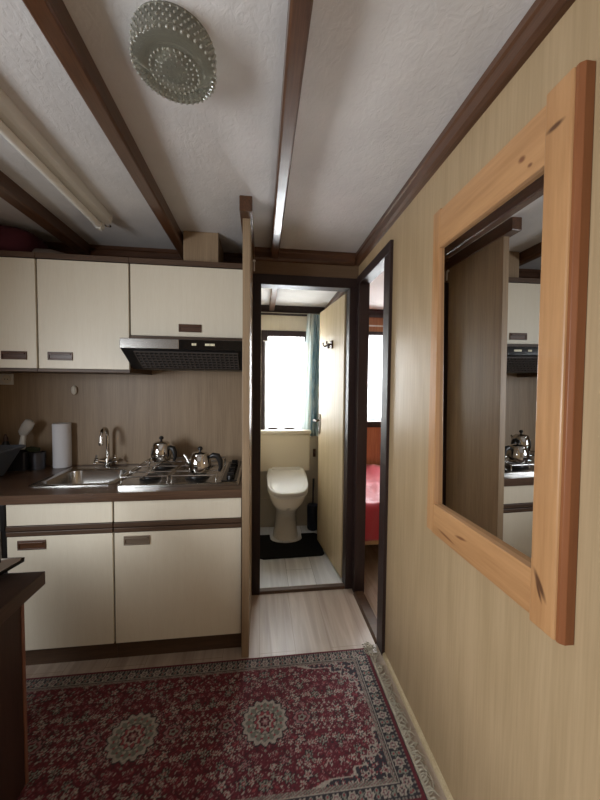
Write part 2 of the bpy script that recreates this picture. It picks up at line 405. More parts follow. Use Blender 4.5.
def window(name, n, W, y, label, fmat, out=0.06, mull=False):
    x0, x1, z0, z1 = W
    b = nb(); yf0, yf1 = y - 0.022, y + 0.045
    box(b, x0 - out, x0, yf0, yf1, z0 - out, z1 + out); box(b, x1, x1 + out, yf0, yf1, z0 - out, z1 + out)
    box(b, x0, x1, yf0, yf1, z0 - out, z0); box(b, x0, x1, yf0, yf1, z1, z1 + out)
    fr = struct(name, b, fmat, label, 'window', 0.003)
    p = nb(); box(p, x0 - 0.002, x1 + 0.002, y + 0.03, y + 0.034, z0 - 0.002, z1 + 0.002)
    obj('pane', p, M['pane'], fr)
    return fr
window('window_1', 1, W1, EY, 'dark brown framed window of the toilet room behind lace', M['dark'])
window('window_2', 2, W2, EY, 'dark brown framed bedroom window seen through the narrow doorway', M['dark'])
b = nb(); x0 = XL - 0.045; x1 = XL + 0.02
for (a, c, d, e) in ((-1.31, -1.25, 0.89, 1.78), (0.75, 0.81, 0.89, 1.78), (-1.25, 0.75, 0.89, 0.95), (-1.25, 0.75, 1.72, 1.78), (-0.28, -0.23, 0.95, 1.72)): box(b, x0, x1, a, c, d, e)
w3 = struct('window_3', b, M['dark'], 'window in the left wall beside the sideboard', 'window')
obj('pane', box(nb(), XL - 0.034, XL - 0.03, -1.252, 0.752, 0.948, 1.722), M['pane'], w3)

# door casings (toilet: faces -y; bedroom: faces -x)
b = nb()
box(b, -0.056, 0.0, TY - 0.016, 2.215, 0, 2.062); box(b, 0.588, 0.640, TY - 0.016, 2.215, 0, 2.062); box(b, -0.056, 0.640, TY - 0.016, 2.215, 2.062, 2.128)
struct('trim_2', b, M['dark'], 'dark brown casing around the toilet doorway', 'door frame', 0.003)
b = nb()
box(b, XR - 0.016, XR + 0.055, 1.562, 1.642, 0, 2.078); box(b, XR - 0.016, XR + 0.055, 2.066, 2.124, 0, 2.078); box(b, XR - 0.016, XR + 0.055, 1.562, 2.124, 2.078, 2.135)
struct('trim_3', b, M['dark'], 'dark brown casing around the bedroom doorway on the right', 'door frame', 0.003)
struct('trim_4', prism(nb(), [(TY - 0.012, 0), (TY - 0.006, 0.017), (2.17, 0.017), (2.18, 0)], 'x', 0.0, 0.588), M['cabbody'], 'brown threshold strip across the toilet doorway', 'threshold')
struct('trim_5', prism(nb(), [(XR - 0.022, 0), (XR - 0.012, 0.02), (XR + 0.045, 0.02), (XR + 0.055, 0)], 'y', 1.642, 2.066), M['cabbody'], 'brown threshold strip across the bedroom doorway', 'threshold')
struct('baseboard_right', prism(nb(), [(XR - 0.013, 0), (XR - 0.013, 0.012), (XR - 0.009, 0.018), (XR, 0.020), (XR, 0)], 'y', YB, 1.56), M['door'], 'slim pale oak floor strip along the right wall', 'skirting')
# crown mouldings
def crown_prof(s=1):  # (outwards, down)
    return [(0, 0), (0.030, 0), (0.030, 0.020), (0.024, 0.026), (0.024, 0.060), (0.014, 0.072), (0, 0.076)]
struct('trim_6', prism(nb(), [(XR - a, CZ - d) for a, d in crown_prof()], 'y', YB, TY), M['beam'], 'brown crown moulding along the top of the right wall', 'moulding')
struct('trim_7', prism(nb(), [(TY - a, CZ - d) for a, d in crown_prof()], 'x', -0.044, XR - 0.030), M['beamx'], 'brown crown moulding above the toilet doorway', 'moulding')
struct('trim_8', prism(nb(), [(KY - a, CZ - d) for a, d in crown_prof()], 'x', XL, -0.116), M['beamx'], 'brown crown moulding above the kitchen wall cabinets', 'moulding')
struct('trim_9', prism(nb(), [(EY - a, LZ - d * 0.8) for a, d in crown_prof()], 'x', -0.09, XR), M['dark'], 'dark moulding along the toilet end wall', 'moulding')
struct('trim_10', prism(nb(), [(XR - a, LZ - d * 0.8) for a, d in crown_prof()], 'y', 2.215, EY - 0.03), M['beam'], 'brown moulding along the right side of the toilet ceiling', 'moulding')
struct('trim_11', prism(nb(), [(EY - a, LZ - d) for a, d in crown_prof()], 'x', XR + 0.04, 2.4), M['dark'], 'dark moulding along the bedroom end wall', 'moulding')
struct('trim_12', box(nb(), XR + 0.04, 2.4, EY - 0.014, EY, 2.018, 2.03), M['white'], 'thin white curtain track above the bedroom window', 'track')
struct('trim_13', box(nb(), -0.085, 0.62, EY - 0.035, EY - 0.005, 2.095, 2.108), M['dark'], 'dark curtain rail above the toilet window', 'track')
# ceiling beams
def beam(x0, x1, y0, y1, z0, z1, label):
    c = 0.006
    pf = [(x0, z1), (x0, z0 + c), (x0 + c, z0), (x1 - c, z0), (x1, z0 + c), (x1, z1)]
    o = struct('ceiling_beam', prism(nb(), pf, 'y', y0, y1), M['beam'], label, 'beam', 0.002); return o
beam(-1.150, -1.082, YB, KY - 0.03, 2.222, CZ, 'brown ceiling beam left of the fluorescent batten')
beam(-0.517, -0.460, YB, KY - 0.03, 2.222, CZ, 'brown ceiling beam between the batten and the glass lamp')
beam(0.058, 0.108, YB, TY - 0.03, 2.222, CZ, 'glossy brown ceiling beam right of the glass lamp')
beam(0.075, 0.125, 2.2, EY - 0.03, LZ - 0.055, LZ, 'brown ceiling beam inside the toilet room')
beam(1.22, 1.29, 0.9, EY - 0.03, LZ - 0.06, LZ, 'brown ceiling beam inside the bedroom')
# tile strip (lower dado) in the toilet
b = nb(); box(b, -0.09, 0.65, EY - 0.006, EY, 0, 0.288); box(b, -0.09, 0.65, EY - 0.006, EY, 0.292, 0.9)
struct('trim_14', b, plain('pale_wall_board', (186, 176, 158), 0.4, var=0.04), 'pale wall boards with a level joint behind the toilet', 'wall board')

# toilet door, swung into the room
hx, hy, ex, ey = 0.578, 2.216, 0.512, 2.80
dv = Vector((ex - hx, ey - hy, 0)).normalized(); dn = Vector((-dv.y, dv.x, 0))
if dn.x > 0: dn = -dn                                   # face seen from the hall
def dp(s, t, z): return Vector((hx, hy, 0)) + dv * s + dn * t + Vector((0, 0, z))
def dbox(bm, s0, s1, t0, t1, z0, z1):
    P = [dp(s, t, z) for z in (z0, z1) for (s, t) in ((s0, t0), (s1, t0), (s1, t1), (s0, t1))]
    V = [bm.verts.new(p) for p in P]
    for f in ((0, 3, 2, 1), (4, 5, 6, 7), (0, 1, 5, 4), (1, 2, 6, 5), (2, 3, 7, 6), (3, 0, 4, 7)): bm.faces.new([V[i] for i in f])
    return bm
DW = 0.60
door = struct('door_1', dbox(nb(), 0, DW, -0.034, 0, 0.026, 2.05), M['door'], 'pale oak toilet door standing open into the toilet room', 'door', 0.002)
hp = obj('handle', dbox(nb(), DW - 0.058, DW - 0.024, 0, 0.007, 0.99, 1.165), M['brass'], door, 0.003)
tb = nb(); tube(tb, [dp(DW - 0.038, 0.004, 1.11), dp(DW - 0.038, 0.045, 1.11), dp(DW - 0.045, 0.058, 1.11), dp(DW - 0.135, 0.058, 1.112)], 0.0085, 10)
obj('lever', tb, M['brass'], hp, smooth=True)
# twin hook on the door
hk = thing('coat_hook', 'small brown twin hook fixed high on the open toilet door', 'hook', dp(0.27, 0.0, 1.72))
bb = nb(); dbox(bb, 0.24, 0.275, 0.0, 0.012, 1.70, 1.76); dbox(bb, 0.33, 0.36, 0.0, 0.012, 1.71, 1.75)
dbox(bb, 0.24, 0.36, 0.0, 0.008, 1.722, 1.738)
obj('backplate', bb, M['brownplastic'], hk, 0.003)
for s in (0.257, 0.345):
    t = nb(); tube(t, [dp(s, 0.008, 1.735), dp(s, 0.035, 1.725), dp(s, 0.045, 1.735), dp(s, 0.045, 1.755)], 0.006, 8); obj('prong', t, M['brownplastic'], hk, smooth=True)
# white cord catch on the partition, hall side
ck = thing('cord_cleat', 'tiny white cord catch in the corner above the toilet doorway left end', 'cleat', (-0.04, TY, 2.2))
bb = nb(); box(bb, -0.050, -0.042, TY - 0.012, TY - 0.0005, 2.145, 2.21); obj('strip', bb, M['white'], ck, 0.002)
bb = nb(); tube(bb, [(-0.046, TY - 0.012, 2.205), (-0.046, TY - 0.022, 2.205), (-0.046, TY - 0.024, 2.205)], [0.005, 0.009, 0.006], 12); obj('knob', bb, M['white'], ck, smooth=True)

# ================================================================== KITCHEN
FY = 1.666   # base fronts
def rail_handle(parent, cx, y, cz, wd, ht, mat, recess=True):
    """flush plate with a scooped pull"""
    b = nb(); t = 0.006
    x0, x1, z0, z1 = cx - wd / 2, cx + wd / 2, cz - ht / 2, cz + ht / 2
    box(b, x0, x1, y - t, y + 0.001, z1 - 0.007, z1); box(b, x0, x1, y - t, y + 0.001, z0, z0 + 0.007)
    box(b, x0, x0 + 0.008, y - t, y + 0.001, z0 + 0.007, z1 - 0.007); box(b, x1 - 0.008, x1, y - t, y + 0.001, z0 + 0.007, z1 - 0.007)
    box(b, x0 + 0.008, x1 - 0.008, y - 0.002, y + 0.001, z0 + 0.007, z1 - 0.007)
    box(b, x0 + 0.008, x1 - 0.008, y - 0.010, y - 0.002, z1 - 0.016, z1 - 0.007)
    return obj('handle', b, mat, parent, 0.0015)

def base_unit(x0, x1, label, hx_, hmat, hl=None):
    t = thing('base_cabinet', label, 'cabinet', ((x0 + x1) / 2, FY + 0.3, 0))
    b = nb(); box(b, x0, x1, FY + 0.016, KY - 0.002, 0.10, 0.118); box(b, x0, x1, KY - 0.012, KY - 0.002, 0.118, 0.828)
    box(b, x0, x0 + 0.016, FY + 0.016, KY - 0.012, 0.118, 0.828); box(b, x1 - 0.016, x1, FY + 0.016, KY - 0.012, 0.118, 0.828)
    box(b, x0 + 0.016, x1 - 0.016, FY + 0.016, FY + 0.03, 0.118, 0.828)
    bmesh.ops.remove_doubles(b, verts=b.verts[:], dist=1e-5)
    obj('carcass', b, M['cabbody'], t)
    obj('plinth', box(nb(), x0, x1, 1.700, 1.72, 0, 0.10), M['cabbody'], t)
    g = 0.0035
    dr = obj('drawer_front', box(nb(), x0 + g, x1 - g, FY, FY + 0.016, 0.722, 0.826), M['cream'], t, 0.0015)
    sb = nb(); box(sb, x0 + g * 0.4, x1 - g * 0.4, FY - 0.004, FY + 0.016, 0.697, 0.720); box(sb, x0 + g * 0.4, x1 - g * 0.4, FY - 0.003, FY + 0.016, 0.669, 0.692)
    box(sb, x0 + g, x1 - g, FY + 0.006, FY + 0.016, 0.692, 0.697)
    obj('grip_rail', sb, M['strip'], t, 0.002)
    d = obj('door', box(nb(), x0 + g, x1 - g, FY, FY + 0.016, 0.103, 0.667), M['cream'], t, 0.0015)
    h = rail_handle(d, hx_, FY, 0.627, 0.124, 0.046, hmat)
    if hl: h['label'] = hl
    return t
base_unit(-1.203, -0.722, 'cream base cabinet below the sink with brown drawer grip', -1.09, M['handle'])
base_unit(-0.720, -0.094, 'cream base cabinet below the hob next to the partition', -0.61, plain('silver_brown_handle', (140, 124, 108), 0.35, 0.4), 'silvery recessed handle')
# fridge left of the sink unit (dark top band, pale door)
fr = thing('undercounter_fridge', 'white undercounter fridge with black top band left of sink cabinet', 'fridge', (-1.47, 1.95, 0))
obj('body', box(nb(), -1.745, -1.206, FY + 0.012, KY - 0.02, 0.01, 0.826), M['black'], fr)
obj('control_band', box(nb(), -1.745, -1.206, FY - 0.002, FY + 0.012, 0.70, 0.826), M['black'], fr, 0.003)
obj('door', box(nb(), -1.745, -1.232, FY - 0.002, FY + 0.012, 0.06, 0.695), M['offwhite'], fr, 0.004)
# worktop with the two cut-outs
SX0, SX1, SY0, SY1 = -1.185, -0.765, 1.775, 2.185
HX0, HX1, HY0, HY1 = -0.728, -0.112, 1.715, 2.205
b = nb(); z0, z1 = 0.831, 0.874
hs = (SX0 + 0.015, SX1 - 0.015, SY0 + 0.015, SY1 - 0.015); hh = (HX0 + 0.02, HX1 - 0.02, HY0 + 0.02, HY1 - 0.02)
WX0, WX1, WY0, WY1 = XL + 0.003, -0.0935, 1.648, KY - 0.001
box(b, WX0, hs[0], WY0, WY1, z0, z1); box(b, hs[0], hs[1], WY0, hs[2], z0, z1); box(b, hs[0], hs[1], hs[3], WY1, z0, z1)
box(b, hs[1], hh[0], WY0, WY1, z0, z1); box(b, hh[0], hh[1], WY0, hh[2], z0, z1); box(b, hh[0], hh[1], hh[3], WY1, z0, z1); box(b, hh[1], WX1, WY0, WY1, z0, z1)
bmesh.ops.remove_doubles(b, verts=b.verts[:], dist=1e-5)
wt = tag(obj('worktop', b, M['counter']), 'brown wood-look kitchen worktop holding sink and hob', 'worktop')
# sink
sk = thing('kitchen_sink', 'square stainless steel sink set into the worktop', 'sink', (-0.975, 1.98, 0.874))
def rrect(x0, x1, y0, y1, r, z, n=6):
    pts = []
    for (cx, cy_, a) in ((x1 - r, y1 - r, 0), (x0 + r, y1 - r, PI / 2), (x0 + r, y0 + r, PI), (x1 - r, y0 + r, 1.5 * PI)):
        for i in range(n + 1):
            t = a + PI / 2 * i / n
            pts.append((cx + r * math.cos(t), cy_ + r * math.sin(t), z))
    return pts
ix = (SX0 + 0.045, SX1 - 0.04, SY0 + 0.04, SY1 - 0.085)
rings = [rrect(SX0, SX1, SY0, SY1, 0.03, 0.8745), rrect(SX0, SX1, SY0, SY1, 0.03, 0.878), rrect(SX0 + .006, SX1 - .006, SY0 + .006, SY1 - .006, 0.028, 0.881),
         rrect(ix[0] - .008, ix[1] + .008, ix[2] - .008, ix[3] + .008, 0.06, 0.879), rrect(*ix, 0.06, 0.874),
         rrect(ix[0] + .012, ix[1] - .012, ix[2] + .012, ix[3] - .012, 0.06, 0.77), rrect(ix[0] + .03, ix[1] - .03, ix[2] + .03, ix[3] - .03, 0.055, 0.742), rrect(ix[0] + .08, ix[1] - .08, ix[2] + .08, ix[3] - .08, 0.04, 0.737)]
b = nb(); loft(b, rings, False); b.faces.new([v for v in b.verts][-28:])
obj('basin', b, M['steel'], sk, smooth=True)
b = nb(); lathe(b, [(0.0, 0.739), (0.035, 0.739), (0.035, 0.742), (0.026, 0.741), (0.0, 0.741)][1:4], ((ix[0] + ix[1]) / 2, (ix[2] + ix[3]) / 2, 0), 20)
obj('drain', b, M['chrome'], sk, smooth=True)
# tap
TX, TYY = -0.985, 2.212
tp = thing('kitchen_tap', 'chrome two-handle swan-neck mixer tap behind the sink', 'tap', (TX, TYY, 0.874))
b = nb(); lathe(b, [(0.026, 0), (0.026, 0.006), (0.018, 0.012), (0.018, 0.05), (0.012, 0.058), (0.011, 0.07)], (TX, TYY, 0.8745), 20); obj('base', b, M['chrome'], tp, smooth=True)
b = nb(); pts = [(TX, TYY, 0.93), (TX, TYY, 1.06)] + [(TX + 0.004 - 0.004 * math.cos(a), TYY - 0.05 * (1 - math.cos(a)), 1.075 + 0.05 * math.sin(a)) for a in [PI * i / 10 for i in range(11)]] + [(TX + 0.008, TYY - 0.104, 1.05)]
tube(b, pts, 0.0105, 12); obj('spout', b, M['chrome'], tp, smooth=True)
b = nb(); lathe(b, [(0.013, 0), (0.014, 0.012), (0.012, 0.024)], (TX + 0.008, TYY - 0.104, 1.028), 14); obj('aerator', b, M['chrome'], tp, smooth=True)
for s in (-1, 1):
    b = nb(); tube(b, [(TX + s * 0.012, TYY - 0.005, 0.905), (TX + s * 0.045, TYY - 0.02, 0.915)], [0.014, 0.014], 12)
    c0 = Vector((TX + s * 0.05, TYY - 0.022, 0.917)); d0 = Vector((s * 0.9, -0.35, 0.25)).normalized()
    tube(b, [c0, c0 + d0 * 0.02], [0.017, 0.012], 12)
    e1 = d0.cross(Vector((0, 0, 1))).normalized(); e2 = d0.cross(e1)
    for e in (e1, e2):
        tube(b, [c0 + d0 * 0.014 - e * 0.03, c0 + d0 * 0.014 + e * 0.03], 0.0065, 8)
    obj('cross_handle', b, M['chrome'], tp, smooth=True)
# hob
hb = thing('gas_hob', 'stainless gas hob with four burners and black control strip', 'hob', ((HX0 + HX1) / 2, 1.96, 0.874))
b = nb(); loft(b, [rrect(HX0, HX1, HY0, HY1, 0.012, 0.8745, 3), rrect(HX0, HX1, HY0, HY1, 0.012, 0.888, 3), rrect(HX0 + .008, HX1 - .008, HY0 + .008, HY1 - .008, 0.01, 0.892, 3),
                   rrect(HX0 + .02, HX1 - .02, HY0 + .02, HY1 - .02, 0.01, 0.889, 3)])
obj('tray', b, M['hobsteel'], hb, smooth=True)
cp_ = obj('control_strip', box(nb(), -0.208, -0.126, 1.745, 2.185, 0.889, 0.8945), M['blackgloss'], hb, 0.002)
for ky in (1.80, 1.90, 2.0, 2.1):
    b = nb(); lathe(b, [(0.021, 0), (0.021, 0.012), (0.018, 0.016), (0.018, 0.018)], (-0.165, ky, 0.8945), 18); box(b, -0.183, -0.147, ky - 0.004, ky + 0.004, 0.912, 0.924)
    obj('knob', b, M['black'], cp_, smooth=False)
burn = [(-0.60, 1.84, 0.038), (-0.60, 2.08, 0.05), (-0.35, 1.84, 0.05), (-0.35, 2.08, 0.038)]
for (bx, by, br) in burn:
    b = nb(); lathe(b, [(br + 0.018, 0.0), (br + 0.012, 0.006), (br, 0.006), (br, 0.014), (br - 0.006, 0.019), (br * 0.2, 0.020)], (bx, by, 0.8895), 24)
    obj('burner', b, M['iron'], hb, smooth=True)
for gx in (-0.60, -0.35):
    b = nb(); r = 0.004; zt = 0.925
    x0, x1, y0, y1 = gx - 0.115, gx + 0.115, 1.745, 2.18
    loop = [(x0, y0, zt), (x1, y0, zt), (x1, y1, zt), (x0, y1, zt), (x0, y0, zt)]
    for a, c in zip(loop, loop[1:]): tube(b, [a, c], r, 8)
    for (px, py) in ((x0, y0), (x1, y0), (x1, y1), (x0, y1)): tube(b, [(px, py, 0.8895), (px, py, zt)], r, 8)
    tube(b, [(x0, 1.962, zt), (x1, 1.962, zt)], r, 8)
    for by in (1.84, 2.08):
        for (sx, sy2) in ((1, 0), (-1, 0), (0, 1), (0, -1)):
            tube(b, [(gx + sx * 0.022, by + sy2 * 0.022, zt), (gx + sx * 0.115, by + sy2 * (0.1 if sy2 * (by - 1.96) > 0 else 0.118), zt)], r, 8)
    obj('pan_support', b, M['chrome'], hb, smooth=True)
# kettles
def pot(label, c, R, H, spout, handle_side, blackh, hk=1.0):
    x, y, z = c
    t = thing('teapot', label, 'teapot', c)
    b = nb(); lathe(b, [(R * .55, 0), (R * .8, 0.002), (R * .86, H * .08), (R * .98, H * .32), (R, H * .5), (R * .93, H * .74), (R * .78, H * .95), (R * .74, H)], c, 32)
    obj('body', b, M['chrome'], t, smooth=True)
    b = nb(); lathe(b, [(R * .78, H), (R * .78, H * 1.03), (R * .6, H * 1.12), (R * .25, H * 1.17), (R * .1, H * 1.18)], c, 28)
    ld = obj('lid', b, M['chrome'], t, smooth=True)
    b = nb(); k = R * .2; lathe(b, [(k * .5, 0), (k * .45, k * .4), (k, k * .9), (k * 1.1, k * 1.5), (k * .8, k * 2.1), (k * .2, k * 2.3)], (x, y, z + H * 1.17), 16)
    obj('knob', b, M['black'], ld, smooth=True)
    s = spout
    d = Vector((math.cos(s), math.sin(s), 0))
    P = Vector(c)
    b = nb(); tube(b, [P + d * R * .85 + Vector((0, 0, H * .38)), P + d * R * 1.2 + Vector((0, 0, H * .5)), P + d * R * 1.45 + Vector((0, 0, H * .78)), P + d * R * 1.72 + Vector((0, 0, H * .92))], [R * .26, R * .2, R * .13, R * .1], 12)
    obj('spout', b, M['chrome'], t, smooth=True)
    h = handle_side; d = Vector((math.cos(h), math.sin(h), 0))
    b = nb(); tube(b, [P + d * R * .85 + Vector((0, 0, H * .86)), P + d * R * 1.25 * hk + Vector((0, 0, H * 1.02 * hk)), P + d * R * 1.65 * hk + Vector((0, 0, H * .98 * hk)), P + d * R * 1.92 * hk + Vector((0, 0, H * .65 * hk)), P + d * R * 1.95 * hk + Vector((0, 0, H * .25)), P + d * R * 1.8 * hk + Vector((0, 0, H * 0.06))],
                [R * .15, R * .24, R * .27, R * .24, R * .18, R * .13], 12)
    obj('handle', b, M['black'], t, smooth=True)
    return t
pot('larger steel teapot at the back left of the hob', (-0.615, 2.09, 0.9295), 0.063, 0.108, 1.7, -0.35, True, 0.78)
pot('smaller steel teapot with black handle on the front right burner', (-0.327, 1.80, 0.9295), 0.060, 0.096, 2.75, -0.1, True, 0.95)
# paper towel
pr = thing('paper_towel_roll', 'upright white paper towel roll beside the sink', 'paper towel', (-1.258, 2.212, 0.874))
b = nb(); lathe(b, [(0.012, 0.001), (0.0495, 0.001), (0.050, 0.01), (0.050, 0.275), (0.0485, 0.278), (0.019, 0.278), (0.018, 0.276), (0.018, 0.27)], (-1.258, 2.212, 0.8745), 40); obj('paper', b, M['paper'], pr, smooth=True)
b = nb(); lathe(b, [(0.0175, 0.002), (0.0175, 0.274), (0.015, 0.274), (0.015, 0.002)], (-1.258, 2.212, 0.8745), 24); obj('core', b, plain('cardboard', (150, 125, 98), 0.9), pr, smooth=True)
# cutlery holders + brush + tub + bottles
def cup(label, x, y, r, h, mat):
    b = nb(); lathe(b, [(r * .9, 0), (r, h), (r * .92, h), (r * .84, 0.006), (0.002, 0.006)], (x, y, 0.8745), 24)
    return tag(obj('cutlery_cup', b, mat, smooth=True), label, 'cup')
cup('shiny dark grey cup next to the paper towel roll', -1.372, 2.165, 0.042, 0.105, plain('grey_metal_cup', (92, 92, 98), 0.3, 0.7))
b = nb(); loft(b, [rrect(*q, 0.012, z, 3) for q, z in (((-1.52, -1.42, 2.12, 2.22), 0.8745), ((-1.525, -1.415, 2.115, 2.225), 0.985), ((-1.519, -1.421, 2.121, 2.219), 0.985), ((-1.514, -1.426, 2.126, 2.214), 0.88))]); tag(obj("utensil_box", b, M["darkgrey"]), 'dark square utensil holder behind the grey dish tub', 'holder')
b = nb(); box(b, -1.425, -1.365, 2.135, 2.185, 0.985, 1.01)
bmesh.ops.rotate(b, cent=(-1.39, 2.16, 1.0), matrix=Matrix.Rotation(0.15, 3, 'Y'), verts=b.verts[:])
tag(obj('sponge', b, M['green'], bevel=0.006), 'green sponge standing in the shiny grey cup', 'sponge')
db = thing('dish_brush', 'white dish brush standing bristles up in the dark holder', 'brush', (-1.46, 2.17, 0.99))
b = nb(); tube(b, [(-1.462, 2.17, 1.0), (-1.460, 2.17, 1.04), (-1.452, 2.17, 1.085)], [0.017, 0.016, 0.013], 12); obj('handle', b, M['white'], db, smooth=True)
b = nb(); lathe(b, [(0.012, -0.055), (0.03, -0.04), (0.036, 0), (0.032, 0.035), (0.012, 0.045)], (0, 0, 0), 18)
bmesh.ops.scale(b, vec=(0.9, 0.55, 1.1), verts=b.verts[:]); bmesh.ops.rotate(b, cent=(0, 0, 0), matrix=Matrix.Rotation(0.55, 3, 'Y'), verts=b.verts[:]); bmesh.ops.translate(b, vec=(-1.434, 2.17, 1.135), verts=b.verts[:])
obj('head', b, M['bristle'], db, smooth=True)
tub_t = thing('dish_tub', 'grey plastic washing-up tub at the left end of the worktop', 'tub', (-1.52, 1.94, 0.874))
def trect(x0, x1, y0, y1, z): return rrect(x0, x1, y0, y1, 0.04, z, 5)
b = nb(); loft(b, [trect(-1.70, -1.46, 1.83, 2.05, 0.876), trect(-1.735, -1.39, 1.79, 2.075, 1.015), trect(-1.745, -1.366, 1.778, 2.088, 1.035), trect(-1.742, -1.370, 1.782, 2.084, 1.041), trect(-1.73, -1.395, 1.80, 2.07, 1.032), trect(-1.69, -1.47, 1.84, 2.04, 0.884)])
obj('basin', b, M['greyplastic'], tub_t, smooth=True)
for (x, y, r, h, m, lab) in ((-1.62, 1.93, 0.045, 0.178, 'blue', 'blue-grey drinking glass in the dish tub at the left frame edge'), (-1.51, 1.95, 0.042, 0.17, 'navy', 'dark blue cup in the dish tub nearest the sink')):
    b = nb(); lathe(b, [(r * .8, 0), (r, h), (r * .93, h), (r * .72, 0.008), (0.002, 0.008)], (x, y, 0.8845), 24); tag(obj('drinking_glass', b, M[m], smooth=True), lab, 'glass')
bt = thing('soap_bottle', 'clear bottle with white cap behind the dish tub', 'bottle', (-1.64, 2.19, 0.874))
b = nb(); lathe(b, [(0.03, 0), (0.033, 0.01), (0.033, 0.14), (0.022, 0.175), (0.012, 0.185), (0.012, 0.195)], (-1.64, 2.19, 0.8745), 20); obj('body', b, plain('murky_bottle', (96, 88, 84), 0.2), bt, smooth=True)
b = nb(); lathe(b, [(0.014, 0.19), (0.015, 0.215), (0.010, 0.222)], (-1.64, 2.19, 0.8745), 16); obj('cap', b, M['white'], bt, smooth=True)
bt = thing('pump_bottle', 'dark bottle with pointed top between tub and brush', 'bottle', (-1.575, 2.20, 0.874))
b = nb(); lathe(b, [(0.028, 0), (0.032, 0.01), (0.032, 0.12), (0.016, 0.16), (0.012, 0.17)], (-1.575, 2.20, 0.8745), 20); obj('body', b, M['black'], bt, smooth=True)
b = nb(); lathe(b, [(0.012, 0.17), (0.012, 0.19), (0.004, 0.215)], (-1.575, 2.20, 0.8745), 14); obj('cap', b, M['brownplastic'], bt, smooth=True)
# socket + peg
so = thing('wall_socket', 'white wall socket below the leftmost wall cabinet', 'socket', (-1.60, KY, 1.43))
obj('faceplate', box(nb(), -1.70, -1.56, KY - 0.012, KY, 1.395, 1.465), M['white'], so, 0.004)
for sx_ in (-1.665, -1.595):
    b = nb(); tube(b, [(sx_, KY - 0.0125, 1.43), (sx_, KY - 0.016, 1.43)], [0.026, 0.025], 20); oo = obj('outlet', b, M['offwhite'], so)
    b = nb()
    for q in (-0.008, 0.008): tube(b, [(sx_ + q, KY - 0.016, 1.43), (sx_ + q, KY - 0.0175, 1.43)], 0.003, 8)
    obj('pin_hole', b, M['black'], oo)
b = nb(); lathe(b, [(0.004, -0.03), (0.014, -0.02), (0.018, 0), (0.015, 0.018), (0.004, 0.028)], (0, 0, 0), 18); bmesh.ops.scale(b, vec=(1, 0.6, 1), verts=b.verts[:]); bmesh.ops.translate(b, vec=(-1.201, KY - 0.0105, 1.365), verts=b.verts[:])
tag(obj('wall_hook', b, M['offwhite'], smooth=True), 'small cream egg-shaped hook stuck on the wall above the paper towel', 'hook')

# wall cabinets
UY = 1.897
def wall_unit(x0, x1, z0, label, hx_, hz):
    t = thing('wall_cabinet', label, 'cabinet', ((x0 + x1) / 2, KY, z0))
    obj('carcass', box(nb(), x0, x1, UY + 0.017, KY - 0.002, z0 - 0.016 if z0 < 1.6 else z0 - 0.004, 2.098), M['cabbody'], t)
    tb_ = nb(); box(tb_, x0, x1, UY - 0.006, UY + 0.017, 2.070, 2.098)
    if z0 < 1.6: obj('bottom_edge', box(nb(), x0, x1, UY - 0.004, UY + 0.017, z0 - 0.018, z0 - 0.002), M['cabbody'], t, 0.001)
    obj('top_edge', tb_, M['cabbody'], t, 0.001)
    if z0 > 1.6: obj('bottom_edge', box(nb(), x0, x1, UY + 0.002, UY + 0.017, z0 - 0.024, z0 - 0.002), M['cabbody'], t, 0.001)
    d = obj('door', box(nb(), x0 + 0.004, x1 - 0.004, UY, UY + 0.016, z0, 2.066), M['cream'], t, 0.0015)
    rail_handle(d, hx_, UY, hz, 0.124, 0.044, M['handle'])
    return t
wall_unit(-1.70, -1.192, 1.486, 'cream wall cabinet leftmost, cut by the photo edge, above the socket', -1.305, 1.553)
wall_unit(-1.190, -0.722, 1.486, 'cream wall cabinet above the sink with tall door', -1.078, 1.553)
wall_unit(-0.720, -0.094, 1.677, 'short cream wall cabinet above the extractor hood', -0.398, 1.724)
b = nb(); box(b, -0.447, -0.250, 1.955, KY - 0.031, 2.0985, CZ - 0.001)
tag(obj('vent_duct_box', b, M['brownpanel'], bevel=0.002), 'square brown wood duct box between hood cabinet and ceiling', 'duct box')
# hood
hd = thing('extractor_hood', 'black extractor hood with steel front and grid filter above the hob', 'hood', (-0.41, 2.0, 1.5))
x0, x1 = -0.717, -0.097
yf = 1.755
prof = [(yf, 1.588), (yf, 1.640), (UY + 0.0, 1.687), (KY - 0.003, 1.687), (KY - 0.003, 1.495), (1.90, 1.4925)]
# canopy shell
obj('canopy', prism(nb(), [(yf + 0.004, 1.590), (yf + 0.004, 1.642), (UY + 0.001, 1.652), (UY + 0.019, 1.652), (UY + 0.019, 1.672), (KY - 0.003, 1.672), (KY - 0.003, 1.500), (1.925, 1.4925)], 'x', x0, x1), M['black'], hd, 0.002)
fp = obj('steel_strip', box(nb(), x0, -0.425, yf - 0.004, yf + 0.004, 1.590, 1.640), M['steel'], hd, 0.002)
sp_ = obj('switch_panel', box(nb(), -0.425, x1, yf - 0.003, yf + 0.004, 1.590, 1.640), M['blackgloss'], hd, 0.001)
for (a, c) in ((-0.360, -0.349), (-0.347, -0.336), (-0.292, -0.268), (-0.266, -0.242)):
    obj('switch', box(nb(), a, c, yf - 0.007, yf - 0.003, 1.610, 1.622), M['ledwhite'], sp_, 0.001)
